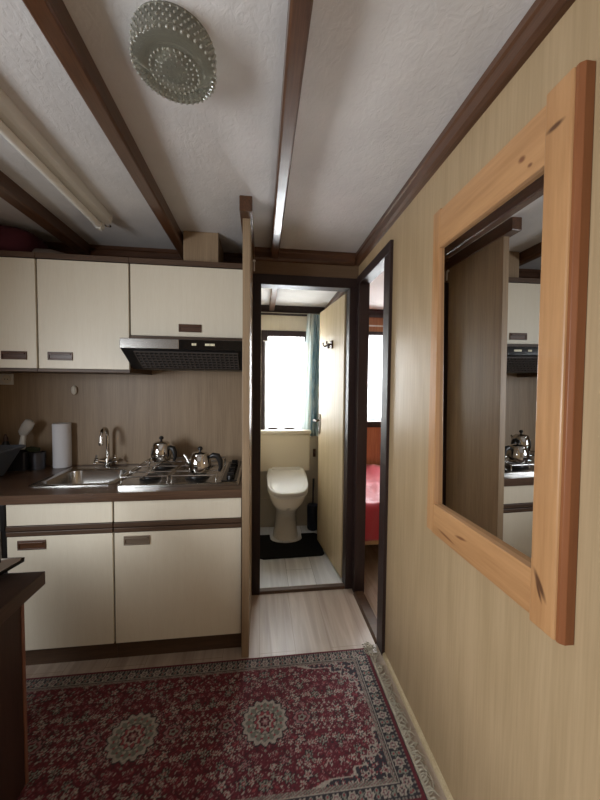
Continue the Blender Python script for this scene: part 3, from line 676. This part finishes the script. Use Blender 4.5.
# filter grid lying on the slanted underside
P0 = Vector((0, yf + 0.004, 1.590)); P1 = Vector((0, 1.925, 1.4925)); dd = (P1 - P0); L_ = dd.length; dd.normalize(); nn = Vector((0, -dd.z, dd.y)); nn = nn if nn.z < 0 else -nn
def hpnt(x, s, h): q = P0 + dd * s + nn * h; return (x, q.y, q.z)
def hbox(bm, xa, xb, s0, s1, h0, h1):
    V = [bm.verts.new(hpnt(x, s, h)) for h in (h0, h1) for (x, s) in ((xa, s0), (xb, s0), (xb, s1), (xa, s1))]
    for f in ((0, 3, 2, 1), (4, 5, 6, 7), (0, 1, 5, 4), (1, 2, 6, 5), (2, 3, 7, 6), (3, 0, 4, 7)): bm.faces.new([V[i] for i in f])
b = nb(); xa, xb = x0 + 0.06, x1 - 0.03
for i in range(23):
    xx = xa + (xb - xa) * i / 22; hbox(b, xx - 0.003, xx + 0.003, 0.025, L_ - 0.02, 0.0, 0.005)
for j in range(7):
    s = 0.025 + (L_ - 0.045) * j / 6; hbox(b, xa, xb, s - 0.003, s + 0.003, 0.0, 0.006)
obj('filter_grid', b, plain('grid_grey', (98, 92, 88), 0.4, 0.5), hd)

# burgundy cloth and grey bundle on top of the cabinets
def blob(bm, c, s, seed, n=24, m=12, amp=0.08):
    rnd = random.Random(seed); ph = [rnd.uniform(0, 6.28) for _ in range(8)]
    rings = []
    for j in range(1, m):
        v = PI * j / m; ring = []
        for i in range(n):
            u = 2 * PI * i / n
            k = 1 + amp * (math.sin(3 * u + ph[0]) * math.sin(2 * v + ph[1]) + 0.6 * math.sin(5 * u + ph[2] + 3 * v))
            sq = lambda q: math.copysign(abs(q) ** 0.55, q)
            ring.append((c[0] + s[0] * k * sq(math.sin(v)) * sq(math.cos(u)), c[1] + s[1] * k * sq(math.sin(v)) * sq(math.sin(u)), c[2] - s[2] * k * sq(math.cos(v))))
        rings.append(ring)
    return loft(bm, rings)
b = nb(); blob(b, (-1.53, 2.06, 2.185), (0.265, 0.15, 0.0845), 3, 40, 16, 0.02)
tag(obj('folded_blanket', b, M['burgundy'], smooth=True), 'burgundy cloth lying on top of the leftmost wall cabinet', 'cloth')
b = nb(); tube(b, [(-1.275, 2.04, 2.137), (-1.2, 2.04, 2.136), (-1.1, 2.05, 2.126), (-1.02, 2.06, 2.114)], [0.036, 0.036, 0.026, 0.013], 16)
tag(obj('wrapped_roll', b, M['greyfab'], smooth=True), 'grey wrapped roll on the cabinet top beside the burgundy cloth', 'roll')

# ================================================================== CEILING LIGHTS
fl = thing('fluorescent_batten', 'white fluorescent ceiling batten above the kitchen', 'ceiling light', (-0.80, 1.15, CZ))
pf = [(-0.866, CZ), (-0.862, 2.258), (-0.845, 2.248), (-0.805, 2.246), (-0.786, 2.254), (-0.780, CZ)]
obj('housing', prism(nb(), pf, 'y', 0.45, 1.85), M['white'], fl, 0.003)
b = nb(); tube(b, [(-0.842, 0.50, 2.232), (-0.842, 1.83, 2.232)], 0.018, 16); obj('tube', b, plain('tube_glass', (232, 230, 224), 0.15), fl, smooth=True)
for yy in (0.455, 1.82):
    b = nb(); prism(b, [(-0.862, 2.25), (-0.862, 2.225), (-0.852, 2.212), (-0.832, 2.212), (-0.822, 2.225), (-0.822, 2.25)], 'y', yy, yy + 0.03); obj('end_cap', b, M['white'], fl, 0.002)
b = nb(); tube(b, arc((-0.815, 1.868, 2.25), 0.014, -0.5, PI + 0.6, 10, 'xy'), 0.003, 6); obj('pull_ring', b, M['steel'], fl, smooth=True)

lamp_c = (-0.228, 0.915, 0)
gl = bpy.data.materials.new('pressed_glass'); gl.use_nodes = True
nt = gl.node_tree; pb = nt.nodes['Principled BSDF']
pb.inputs['Base Color'].default_value = (*lin((222, 222, 208)), 1); pb.inputs['Roughness'].default_value = 0.03
pb.inputs['Transmission Weight'].default_value = 0.88; pb.inputs['IOR'].default_value = 1.45
M['bead'] = plain('bead_glass', (166, 164, 152), 0.06, coat=1.0)
lm = thing('ceiling_lamp', 'round pressed-glass ceiling lamp with beaded rim', 'ceiling light', (lamp_c[0], lamp_c[1], CZ))
b = nb(); N = 160
def rad(a, j): return 1 + (0.012 * math.cos(40 * a) if j in (1, 2, 3, 4, 5) else 0.0) + (0.03 * (0.5 + 0.5 * math.cos(40 * a)) if j in (6, 7) else 0)
lathe(b, [(0.100, CZ - 0.001), (0.102, CZ - 0.010), (0.101, CZ - 0.022), (0.103, CZ - 0.032), (0.101, CZ - 0.042), (0.103, CZ - 0.050), (0.102, CZ - 0.058), (0.097, CZ - 0.064),
          (0.086, CZ - 0.064), (0.072, CZ - 0.067), (0.068, CZ - 0.064), (0.060, CZ - 0.066), (0.040, CZ - 0.069), (0.020, CZ - 0.071), (0.004, CZ - 0.071)], lamp_c, N, rad)
obj('glass_bowl', b, gl, lm, smooth=True)
b = nb(); n1 = 0
def bead(bm, x, y, z, r):
    bmesh.ops.create_icosphere(bm, subdivisions=1, radius=r, matrix=Matrix.Translation((x, y, z)))
for k in range(40):
    a = 2 * PI * (k + .5) / 40
    bead(b, lamp_c[0] + 0.1025 * math.cos(a), lamp_c[1] + 0.1025 * math.sin(a), CZ - 0.060, 0.0046)
obj('rim_beads', b, M['bead'], lm, smooth=True)
b = nb()
for (rr, cnt, r) in ((0.060, 28, 0.0036), (0.046, 20, 0.0030), (0.034, 16, 0.0028), (0.020, 10, 0.0026)):
    for k in range(cnt):
        a = 2 * PI * k / cnt; bead(b, lamp_c[0] + rr * math.cos(a), lamp_c[1] + rr * math.sin(a), CZ - 0.0685, r)
obj('base_beads', b, M['bead'], lm, smooth=True)
b = nb()
for row in range(4):
    for k in range(40):
        a = 2 * PI * (k + .5 * (row % 2)) / 40; bead(b, lamp_c[0] + 0.103 * math.cos(a), lamp_c[1] + 0.103 * math.sin(a), CZ - 0.012 - 0.011 * row, 0.0034)
obj('side_beads', b, M['bead'], lm, smooth=True)
b = nb(); lathe(b, [(0.095, CZ - 0.0005), (0.095, CZ - 0.006), (0.03, CZ - 0.012), (0.02, CZ - 0.04), (0.028, CZ - 0.05), (0.004, CZ - 0.058)], lamp_c, 32)
obj('lamp_holder', b, plain('lamp_base_grey', (150, 147, 136), 0.3, 0.4), lm, smooth=True)

# ================================================================== MIRROR
mr = thing('wall_mirror', 'large mirror in a knotty pine frame on the right wall', 'mirror', (XR, 0.87, 1.45))
ZT, ZB = 2.030, 0.872
y0, y1 = 0.587, 1.135
XF = XR - 0.026
b = nb(); # near stile with stepped outer edge (X outwards = smaller)
prism(b, [(XR - 0.001, y0 + 0.006), (XR - 0.030, y0 + 0.006), (XR - 0.034, y0 + 0.010), (XR - 0.034, y0 + 0.070), (XR - 0.001, y0 + 0.070)], 'z', ZB - 0.005, ZT + 0.012)
obj('stile', b, M['pinez'], mr, 0.0025)
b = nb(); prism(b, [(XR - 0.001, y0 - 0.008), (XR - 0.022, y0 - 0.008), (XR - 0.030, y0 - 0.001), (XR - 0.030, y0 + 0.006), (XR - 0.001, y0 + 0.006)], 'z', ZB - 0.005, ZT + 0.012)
obj('shaded_edge_moulding', b, M['pineshade'], mr, 0.001, label='reddish outer edge with side shade put into its colour')  # shade on the stile's outer side is painted in by this darker pine
b = nb(); box(b, XF, XR - 0.001, y1 - 0.046, y1, ZB + 0.006, ZT + 0.006); obj('stile', b, M['pinez'], mr, 0.0025)
obj('rail', box(nb(), XF + 0.001, XR - 0.001, y0 + 0.070, y1 - 0.034, ZT - 0.132, ZT), M['piney'], mr, 0.002)
obj('rail', box(nb(), XF + 0.001, XR - 0.001, y0 + 0.070, y1 - 0.034, ZB + 0.002, ZB + 0.110), M['piney'], mr, 0.002)
def gx(y, z, o): return (0.640 - 0.010 * (y - 0.87) - 0.008 * (z - 1.45) + o, y, z)
glass_bm = nb(); gy0, gy1, gz0, gz1 = y0 + 0.055, y1 - 0.03, ZB + 0.08, ZT - 0.10
loft(glass_bm, [[gx(gy0, gz0, o), gx(gy1, gz0, o), gx(gy1, gz1, o), gx(gy0, gz1, o)] for o in (0, 0.003)])
obj('mirror_glass', glass_bm, M['mirror'], mr)
mr.rotation_euler = (-0.008, 0, 0)

# ================================================================== RUG
RX0, RX1, RY0, RY1 = -1.566, 0.572, 0.966, 1.619
def hashn(i, j, k=0):
    v = np.sin(i * 127.1 + j * 311.7 + k * 74.7) * 43758.5453
    return v - np.floor(v)
def rug_mesh():
    dx = 0.0036
    xs = np.arange(RX0, RX1 + 1e-6, dx); ys = np.arange(RY0, RY1 + 1e-6, dx)
    nx, ny = len(xs), len(ys)
    X, Y = np.meshgrid(xs, ys, indexing='ij')
    cxm, cym = (RX0 + RX1) / 2, (RY0 + RY1) / 2
    dX = np.minimum(X - RX0, RX1 - X); dY = np.minimum(Y - RY0, RY1 - Y); D = np.minimum(dX * 0.82, dY)
    red = np.array(lin((100, 20, 37))); dred = np.array(lin((72, 14, 28))); cream = np.array(lin((168, 159, 148))); navy = np.array(lin((46, 42, 52)))
    pink = np.array(lin((150, 104, 106))); sage = np.array(lin((132, 134, 122))); rose = np.array(lin((146, 62, 70))); black = np.array(lin((36, 30, 36)))
    C = np.zeros((nx, ny, 3)); C[:] = red
    def put(mask, col):
        C[mask] = col
    def flowers(cell, seed, x=X, y=Y):
        """distance-like field of jittered flowers: radius rel, angle, id hash"""
        gi, gj = np.floor(x / cell), np.floor(y / cell)
        best = np.full(x.shape, 9.0); ang = np.zeros(x.shape); hid = np.zeros(x.shape)
        for a in (-1, 0, 1):
            for c in (-1, 0, 1):
                ii, jj = gi + a, gj + c
                px = (ii + 0.5 + 0.62 * (hashn(ii, jj, seed) - 0.5)) * cell; py = (jj + 0.5 + 0.62 * (hashn(ii, jj, seed + 1) - 0.5)) * cell
                d = np.hypot(x - px, y - py) / cell
                m = d < best
                best = np.where(m, d, best); ang = np.where(m, np.arctan2(y - py, x - px), ang); hid = np.where(m, hashn(ii, jj, seed + 2), hid)
        return best, ang, hid
    # mirror the pattern about both axes
    Xs, Ys = np.abs(X - 0.024 + 0) , np.abs(Y - cym)
    per = 0.522
    Xm = np.abs(((X - 0.024 + per / 2) % per) - per / 2)
    # vines
    v1 = np.abs(np.sin(Xm * 70 + 2.2 * np.sin(Ys * 44)) * np.cos(Ys * 62 + 1.7 * np.sin(Xm * 38)))
    put(v1 < 0.10, dred); put((v1 > 0.55) & (v1 < 0.62), pink); put((v1 > 0.93), rose)
    for cell, seed, sc in ((0.021, 11, 0.85), (0.036, 3, 1.0), (0.062, 29, 0.78)):
        d, a, h = flowers(cell, seed, Xm + 0.5, Ys + 0.5)
        n = np.where(h > 0.5, 5, 6)
        R = sc * (0.24 + 0.10 * np.cos(n * a + h * 6))
        on = h > 0.22
        put(on & (d < R + 0.07), dred if cell < 0.05 else black)
        col1 = np.where((h > 0.6)[..., None], cream, np.where((h > 0.42)[..., None], sage, pink))
        m = on & (d < R); C[m] = col1[m]
        m = on & (d < R * 0.55); put(m & (h > 0.5), rose); put(m & (h <= 0.5), red)
        put(on & (d < R * 0.25), cream)
    # corner spandrels
    ex_, ey_ = (X - (RX1 - 0.085)), (np.abs(Y - cym) - (RY1 - RY0) / 2 + 0.08)
    for sgn, xe in ((1, RX1), (-1, RX0)):
        u = np.abs(X - xe) - 0.085; v = (RY1 - RY0) / 2 - 0.08 - np.abs(Y - cym)
        t = np.arctan2(v, np.maximum(u, 1e-6)); rr = np.power(np.power(np.abs(np.clip(0.30 - u, 0, 1)) / 0.30, 2.2) + np.power(np.abs(np.clip(0.235 - v, 0, 1)) / 0.235, 2.2), 1 / 2.2) + 0.035 * np.cos(13 * np.arctan2(v + .05, u + .05) * 2)
        inside = (u > 0) & (v > 0) & (u < 0.30)
        put(inside & (rr > 0.96), cream)
        sp = inside & (rr > 0.985)
        d, a, h = flowers(0.044, 51, u + 0.3, v + 0.3); R = 0.27 + 0.09 * np.cos(6 * a + 6 * h)
        d2, a2, h2 = flowers(0.024, 57, u + 0.3, v + 0.3); R2 = 0.26 + 0.1 * np.cos(5 * a2)
        put(sp, navy); put(sp & (d2 < R2), rose); put(sp & (d2 < R2 * 0.6), cream)
        put(sp & (d < R + 0.06), black); m = sp & (d < R); put(m, cream); put(m & (d < R * .6), pink); put(m & (d < R * .3), red)
    # medallions and pendants
    for mx_ in (0.024, -0.498, -1.02):
        d = np.hypot(X - mx_, Y - cym); a = np.arctan2(Y - cym, X - mx_)
        Rm = 0.089 + 0.006 * np.cos(16 * a)
        put(d < Rm + 0.006, black); put(d < Rm, cream * 0.95 + sage * 0.05)
        ring = (np.abs(d - 0.066) < 0.012 * np.abs(np.cos(8 * a)) + 0.001); put(ring & (d < Rm), sage * .75)
        put(np.hypot((d - 0.067), 0.067 * (((a * 8 / PI) % 1) - .5) * PI / 8) < 0.0045, rose); 
        put((np.abs(d - 0.05) < 0.003), sage * 0.6)
        Ri = 0.043 + 0.006 * np.cos(10 * a); put(d < Ri, black); put(d < Ri - 0.004, rose); put(d < 0.030 + 0.004 * np.cos(8 * a), cream); put(d < 0.022 + .003 * np.cos(8 * a), dred)
        put(d < 0.013 + 0.003 * np.cos(6 * a), pink); put(d < 0.006, cream)
        for s in (-1, 1):
            px = mx_ + s * 0.155; q = np.hypot((X - px) / 1.25, Y - cym); aa = np.arctan2(Y - cym, X - px)
            put(q < 0.030 + .003 * np.cos(8 * aa), black); put(q < 0.026 + .003 * np.cos(8 * aa), pink); put(q < 0.019, red); put(q < 0.013 + .003 * np.cos(5 * aa), sage); put(q < 0.006, dred)
    # borders
    e1, e2, e3, e4, e5 = 0.015, 0.023, 0.062, 0.066, 0.080
    put(D < e5, cream * 0.8)
    al = np.where(dX * 0.82 < dY, Y - cym, X); 
    put((D < e5) & (np.sin(al * 420 + D * 900) > 0.2), sage * 0.55); put((D < e5) & (np.sin(al * 300 - D * 700) > 0.55), pink * 0.7)
    put((D < e4 + .002) & (D > e3 - .002), black); put((D < e4) & (D > e3), cream)
    put((D < e3) & (D >= e2), navy)
    bm_ = (D < e3 - .002) & (D >= e2 + .002)
    mid = (e2 + e3) / 2; s = ((al / 0.058) % 1 - 0.5) * 0.058; qn = np.floor(al / 0.058)
    w_ = np.abs((D - mid) - 0.010 * np.sin(al * 2 * PI / 0.116)); put(bm_ & (w_ < 0.0022), sage)
    fd = np.hypot(s, D - mid); fa = np.arctan2(D - mid, s); R = 0.0165 + 0.003 * np.cos(6 * fa)
    put(bm_ & (fd < R + .003), black); put(bm_ & (fd < R), np.array(cream)); put(bm_ & (fd < R * .6), pink * .8); put(bm_ & (fd < R * .4), navy); put(bm_ & (fd < R * .3), cream)
    s2 = (((al + .029) / 0.058) % 1 - 0.5) * 0.058; fd2 = np.hypot(s2, np.abs(D - mid) - .009); put(bm_ & (fd2 < .0075), sage); put(bm_ & (fd2 < .004), rose)
    put((D < e2) & (D >= e1), cream * .62); put((D < e2) & (D >= e1) & (np.sin(al * 500) > 0.1), navy)
    put(D < e1, red)
    # yarn-to-yarn variation
    rng = np.random.default_rng(5); C *= 0.84 * rng.uniform(0.8, 1.2, (nx, ny, 1))
    Z = np.full((nx, ny), 0.007); Z += 0.0006 * rng.random((nx, ny))
    Z[[0, -1], :] = 0.002; Z[:, [0, -1]] = 0.002
    co = np.stack([X, Y, Z], -1).reshape(-1, 3)
    idx = np.arange(nx * ny).reshape(nx, ny)
    F = np.stack([idx[:-1, :-1], idx[1:, :-1], idx[1:, 1:], idx[:-1, 1:]], -1).reshape(-1, 4)
    me = bpy.data.meshes.new('pile')
    # close the bottom with one quad so that the rug has thickness
    base = len(co); co = np.vstack([co, [[RX0, RY0, 0.001], [RX1, RY0, 0.001], [RX1, RY1, 0.001], [RX0, RY1, 0.001]]])
    faces = F.tolist() + [[base + 3, base + 2, base + 1, base]]
    me.from_pydata(co.tolist(), [], faces)
    at = me.color_attributes.new('yarn', 'FLOAT_COLOR', 'POINT')
    cols = np.ones((len(co), 4)); cols[:base, :3] = C.reshape(-1, 3); cols[base:, :3] = 0.05
    at.data.foreach_set('color', cols.astype(np.float32).ravel())
    return me
rg = thing('persian_rug', 'red Persian-pattern runner rug with cream medallions lying on the floor', 'rug', ((RX0 + RX1) / 2, (RY0 + RY1) / 2, 0))
me = rug_mesh(); me.transform(Matrix.Translation(-ROOT[rg]))
ro = bpy.data.objects.new('pile', me); COL.objects.link(ro); ro.parent = rg
mt, nt, pb = nmat('rug_yarn'); at = nt.nodes.new('ShaderNodeAttribute'); at.attribute_name = 'yarn'
nt.links.new(at.outputs['Color'], pb.inputs['Base Color']); pb.inputs['Roughness'].default_value = 0.95; pb.inputs['Sheen Weight'].default_value = 0.15
me.materials.append(mt)
b = nb(); box(b, RX1 - 0.001, RX1 + 0.009, RY0, RY1, 0.001, 0.006); obj('selvage', b, M['fringe'], rg)
b = nb(); rnd = random.Random(4)
n = 84
for k in range(n):
    y = RY0 + 0.004 + (RY1 - RY0 - 0.008) * k / (n - 1) + rnd.uniform(-.002, .002)
    Ln = rnd.uniform(0.022, 0.055); a = rnd.uniform(-0.7, 0.7) + (0.5 if k > n - 22 else 0)
    p0 = Vector((RX1 + 0.008, y, 0.005)); pts = [p0]
    for q in range(1, 5):
        t = q / 4; ang = a * t * 1.6
        x_ = p0.x + Ln * t * math.cos(ang); 
        pts.append(Vector((min(x_, XR - 0.024), y + Ln * t * math.sin(ang), 0.0052 + 0.010 * math.sin(t * PI) * rnd.random() + 0.002 * rnd.random())))
    tube(b, pts, [0.0022, 0.0026, 0.0026, 0.002, 0.0012], 6)
for k in range(26):   # tangled tuft at the far corner
    p0 = Vector((RX1 + rnd.uniform(-0.005, 0.02), RY1 - rnd.uniform(0.0, 0.05), 0.009)); pts = [p0]; a = rnd.uniform(0, 6.28)
    for q in range(4):
        a += rnd.uniform(-0.8, 0.8); pts.append(Vector((max(RX1 - .02, min(XR - 0.024, pts[-1].x + 0.01 * math.cos(a))), min(RY1 + 0.02, pts[-1].y + 0.01 * math.sin(a)), rnd.uniform(0.006, 0.022))))
    tube(b, pts, 0.0024, 6)
obj('fringe', b, M['fringe'], rg, smooth=True)

# ================================================================== SIDEBOARD (front left) and screen
sd = thing('sideboard', 'dark brown sideboard with chamfered top at the left edge', 'sideboard', (-1.0, 0.65, 0))
TZ = 0.75
obj('top', prism(nb(), [(-1.35, 0.12), (-0.742, 0.12), (-0.742, 1.196), (-1.35, 1.196)], 'z', TZ - 0.046, TZ), M['darkwood'], sd, 0.002)
obj('cabinet_body', box(nb(), -1.32, -0.775, 0.15, 1.125, 0.06, TZ - 0.046), M['darkwoodz'], sd)
obj('edge_band', box(nb(), -0.79, -0.772, 1.125, 1.137, 0.06, TZ - 0.046), plain('worn_edge', (120, 78, 62), 0.5), sd, label='reddish lighter edge strip')
for (x, y) in ((-1.28, 0.2), (-0.82, 0.2), (-1.28, 0.92), (-0.82, 0.92)):
    b = nb(); lathe(b, [(0.02, 0.0005 if y < 0.5 else 0.0005), (0.024, 0.06)], (x, y, 0), 14); obj('foot', b, M['black'], sd)
mn = thing('small_screen', 'black-edged small screen on a flat glossy base at the left photo edge', 'screen', (-0.885, 1.10, TZ))
obj('panel', box(nb(), -0.905, -0.8745, 0.78, 1.19, TZ + 0.0405, 0.985), M['blackgloss'], mn, 0.004)
obj('base_plate', prism(nb(), [(-0.99, 0.98), (-0.875, 0.97), (-0.86, 0.985), (-0.818, 1.21), (-0.826, 1.225), (-0.99, 1.23)], 'z', TZ + 0.030, TZ + 0.038), M['blackgloss'], mn)
obj('base_top', prism(nb(), [(-0.99, 0.99), (-0.878, 0.98), (-0.867, 0.99), (-0.827, 1.205), (-0.832, 1.217), (-0.99, 1.222)], 'z', TZ + 0.0381, TZ + 0.040), plain('glossy_base', (196, 186, 178), 0.15), mn, label='pale glossy top of the base')
obj('riser', box(nb(), -0.985, -0.93, 1.0, 1.18, TZ + 0.0005, TZ + 0.031), M['black'], mn)

# ================================================================== TOILET ROOM
cb = thing('cistern_box', 'cream boxed-in cistern with pale lid behind the toilet', 'cistern', (0.22, 3.09, 0.64))
obj('body', box(nb(), -0.03, 0.468, 3.015, 3.07, 0.60, 0.955), plain('cream_cistern', (234, 226, 206), 0.35), cb, 0.012)
obj('lid', box(nb(), -0.04, 0.478, 2.995, 3.075, 0.955, 0.99), M['offwhite'], cb, 0.008)
to = thing('toilet', 'white ceramic toilet with closed lid in the toilet room', 'toilet', (0.235, 2.95, 0))
def ell(cx, cy_, hx_, hy_, z, tilt=0.0, n=40, p=2.3):
    out = []
    for i in range(n):
        a = 2 * PI * i / n; c, s = math.cos(a), math.sin(a)
        x = math.copysign(abs(c) ** (2 / p), c) * hx_; y = math.copysign(abs(s) ** (2 / p), s) * hy_
        out.append((cx + x, cy_ + y, z + tilt * y))
    return out
tx = 0.238
b = nb(); loft(b, [ell(tx, 3.00, .118, .135, 0.001), ell(tx, 3.00, .116, .133, 0.02), ell(tx, 3.00, .105, .120, 0.09), ell(tx, 2.99, .098, .125, 0.20), ell(tx, 2.96, .104, .165, 0.28, .05),
                   ell(tx, 2.91, .130, .212, 0.36, .1), ell(tx, 2.86, .158, .232, 0.44, .2), ell(tx, 2.835, .170, .205, 0.49, .28), ell(tx, 2.83, .172, .207, 0.528, .28)])
bo = obj('bowl', b, M['ceramic'], to, smooth=True)
b = nb(); box(b, tx - .10, tx + .10, 2.98, 3.03, 0.25, 0.54); obj('outlet_block', b, M['ceramic'], to, 0.02)
def lidring(k, z, yb=3.02):
    out = []
    pts = []
    hw = 0.178
    for i in range(21):   # rounded front
        a = PI + PI * i / 20; pts.append((hw * math.copysign(abs(math.cos(a)) ** 0.62, math.cos(a)), -0.02 - 0.20 * abs(math.sin(a)) ** 0.7))
    pts += [(hw, 0.06), (0.166, 0.15), (0.158, 0.165), (-0.158, 0.165), (-0.166, 0.15), (-hw, 0.06)]
    for (x, y) in pts:
        out.append((tx + x * k, 2.835 + y * k, z - 0.018 + 0.30 * y))
    return out
b = nb(); loft(b, [lidring(0.97, 0.552), lidring(1.0, 0.556), lidring(1.0, 0.572), lidring(0.98, 0.575)]); obj('seat', b, M['white'], to, smooth=True)
b = nb(); loft(b, [lidring(0.98, 0.578), lidring(1.01, 0.580), lidring(1.01, 0.596), lidring(0.985, 0.604), lidring(0.86, 0.606), lidring(0.84, 0.602)]); li = obj('lid', b, M['white'], to, smooth=True)
b = nb()
V = []
for (x, y, h) in ((-.13, .125, .606), (.13, .125, .606), (.13, .158, .606), (-.13, .158, .606)):
    V.append((tx + x, 2.835 + y, h - 0.018 + .30 * y))
loft(b, [V, [(x, y, z + 0.014) for x, y, z in V]]); obj('hinge_bar', b, M['white'], to, 0.004)
# mat
mpoly = [(0.03, 2.56), (0.515, 2.575), (0.535, 2.60), (0.54, 2.95), (0.51, 2.975), (0.385, 2.975)]
mpoly += [(tx + 0.145 * math.cos(a), 2.90 + 0.10 * math.sin(a)) for a in [-PI * i / 12 for i in range(13)]]
mpoly += [(0.09, 2.975), (-0.01, 2.975), (-0.03, 2.95), (-0.02, 2.59)]
b = nb(); prism(b, mpoly, 'z', 0.0008, 0.016)
tag(obj('toilet_mat', b, M['mat'], bevel=0.004), 'black contour mat on the floor around the toilet foot', 'mat')
# brush
tbx, tby = 0.515, 3.09
tbr = thing('toilet_brush', 'dark blue toilet brush holder beside the toilet', 'toilet brush', (tbx, tby, 0.0))
b = nb(); lathe(b, [(0.05, 0.001), (0.056, 0.02), (0.058, 0.23), (0.05, 0.245), (0.02, 0.25)], (tbx, tby, 0), 24); obj('holder', b, M['navy'], tbr, smooth=True)
b = nb(); tube(b, [(tbx, tby, 0.24), (tbx, tby, 0.36), (tbx + .004, tby, 0.50)], [0.008, 0.008, 0.011], 10); obj('handle', b, M['navy'], tbr, smooth=True)
tw = thing('wall_hook', 'little dark hook on the wall right of the cistern', 'hook', (0.535, EY - 0.006, 0.74))
obj('plate', box(nb(), 0.522, 0.55, EY - 0.016, EY - 0.0065, 0.70, 0.78), M['brownplastic'], tw, 0.003)
b = nb(); tube(b, [(0.536, EY - 0.016, 0.76), (0.536, EY - 0.045, 0.745), (0.536, EY - 0.055, 0.765)], 0.007, 8); obj('prong', b, M['brownplastic'], tw, smooth=True)
# lace curtain
def lace_fn(x0, x1, z1, zb, y, amp, waves, scal):
    def f(u, v):
        x = x0 + (x1 - x0) * u
        zbot = zb + scal * abs(math.sin(u * PI * 2.5))
        z = z1 + (zbot - z1) * v
        return (x, y + amp * math.sin(u * waves * 2 * PI) * (0.5 + 0.5 * v), z)
    return f
lc = thing('net_curtain', 'white net curtain with scalloped hem over the toilet window', 'curtain', (0.24, 3.13, 1.85))
b = nb(); sheet(b, lace_fn(0.035, 0.44, 1.835, 0.972, 3.13, 0.010, 9, 0.035), 90, 20); obj('lace', b, M['lace'], lc, smooth=True, recalc=False)
b = nb(); sheet(b, lace_fn(0.07, 0.42, 1.885, 1.835, 3.134, 0.007, 12, 0.004), 90, 4); obj('heading_frill', b, M['lace'], lc, smooth=True, recalc=False)
b = nb(); tube(b, [(0.02, 3.132, 1.838), (0.45, 3.132, 1.838)], 0.004, 8); obj('rod', b, M['white'], lc, smooth=True)
# teal curtain
tc_ = thing('side_curtain', 'teal patterned curtain hanging right of the toilet window', 'curtain', (0.5, 3.10, 2.1))
def cur(x0t, x1t, x0b, x1b, z1, z0, y, amp, waves, ph=0):
    def f(u, v):
        x = (x0t + (x1t - x0t) * u) * (1 - v) + (x0b + (x1b - x0b) * u) * v
        return (x, y + amp * math.sin(u * waves * 2 * PI + ph) * (0.7 + 0.5 * v), z1 + (z0 - z1) * v)
    return f
b = nb(); sheet(b, cur(0.495, 0.605, 0.475, 0.60, 2.10, 0.92, 3.095, 0.022, 3), 60, 24); obj('drape', b, M['teal'], tc_, smooth=True, recalc=False, solid=0.002)
b = nb(); sheet(b, cur(0.44, 0.498, 0.385, 0.478, 2.10, 0.935, 3.085, 0.018, 1.5, 1.0), 40, 24); obj('lining', b, M['sage'], tc_, smooth=True, recalc=False, solid=0.002, label='pale sage lining edge')

# ================================================================== BEDROOM
bd = thing('bed', 'bed with crimson cover seen through the bedroom doorway', 'bed', (1.5, 2.7, 0))
obj('base_board', box(nb(), 0.70, 2.35, 2.28, 2.31, 0.225, 0.34), M['lightwood'], bd, 0.003)
obj('slat_base', box(nb(), 0.72, 2.33, 2.311, 3.14, 0.30, 0.339), M['lightwood'], bd)
for (x, y) in ((0.72, 2.315), (2.28, 2.315), (0.72, 3.08), (2.28, 3.08)): obj('leg', box(nb(), x, x + 0.05, y, y + 0.05, 0.0, 0.30), M['lightwood'], bd, 0.003)
obj('mattress', box(nb(), 0.71, 2.34, 2.29, 3.15, 0.34, 0.51), M['offwhite'], bd, 0.02)
def cover(u, v):
    x = 0.70 + 1.64 * u
    L1 = 0.26; L2 = 0.90; s = v * (L1 + L2)
    wv = 0.006 * math.sin(x * 21 + s * 9) + 0.004 * math.sin(x * 47 - s * 13)
    if s < L1: 
        y = 2.272 + wv - 0.01 * (1 - s / L1); z = 0.268 + s
        if s > L1 - 0.04: t = (s - L1 + 0.04) / 0.04; y += 0.02 * t * t; z -= 0.006 * t
    else:
        y = 2.292 + (s - L1) * 0.955; z = 0.525 + 0.085 * min(1, (s - L1) / 0.8) + wv
    return (x, y, z)
b = nb(); sheet(b, cover, 90, 60); obj('bedspread', b, M['red'], bd, smooth=True, recalc=False, solid=0.006)
lc2 = thing('net_curtain', 'white net curtain over the bedroom window', 'curtain', (1.45, 3.13, 1.9))
b = nb(); sheet(b, lace_fn(1.00, 1.94, 1.90, 1.075, 3.135, 0.010, 16, 0.012), 120, 20); obj('lace', b, M['lace'], lc2, smooth=True, recalc=False)
b = nb(); sheet(b, lace_fn(0.99, 1.95, 1.925, 1.865, 3.128, 0.008, 22, 0.012), 120, 4); obj('heading_frill', b, M['lace'], lc2, smooth=True, recalc=False)
sc2 = obj('side_curtain', sheet(nb(), cur(0.955, 1.02, 0.975, 1.03, 1.90, 0.985, 3.09, 0.012, 2), 30, 16), M['sage'], smooth=True, recalc=False, solid=0.002)
tag(sc2, 'narrow pale curtain edge left of the bedroom window', 'curtain')
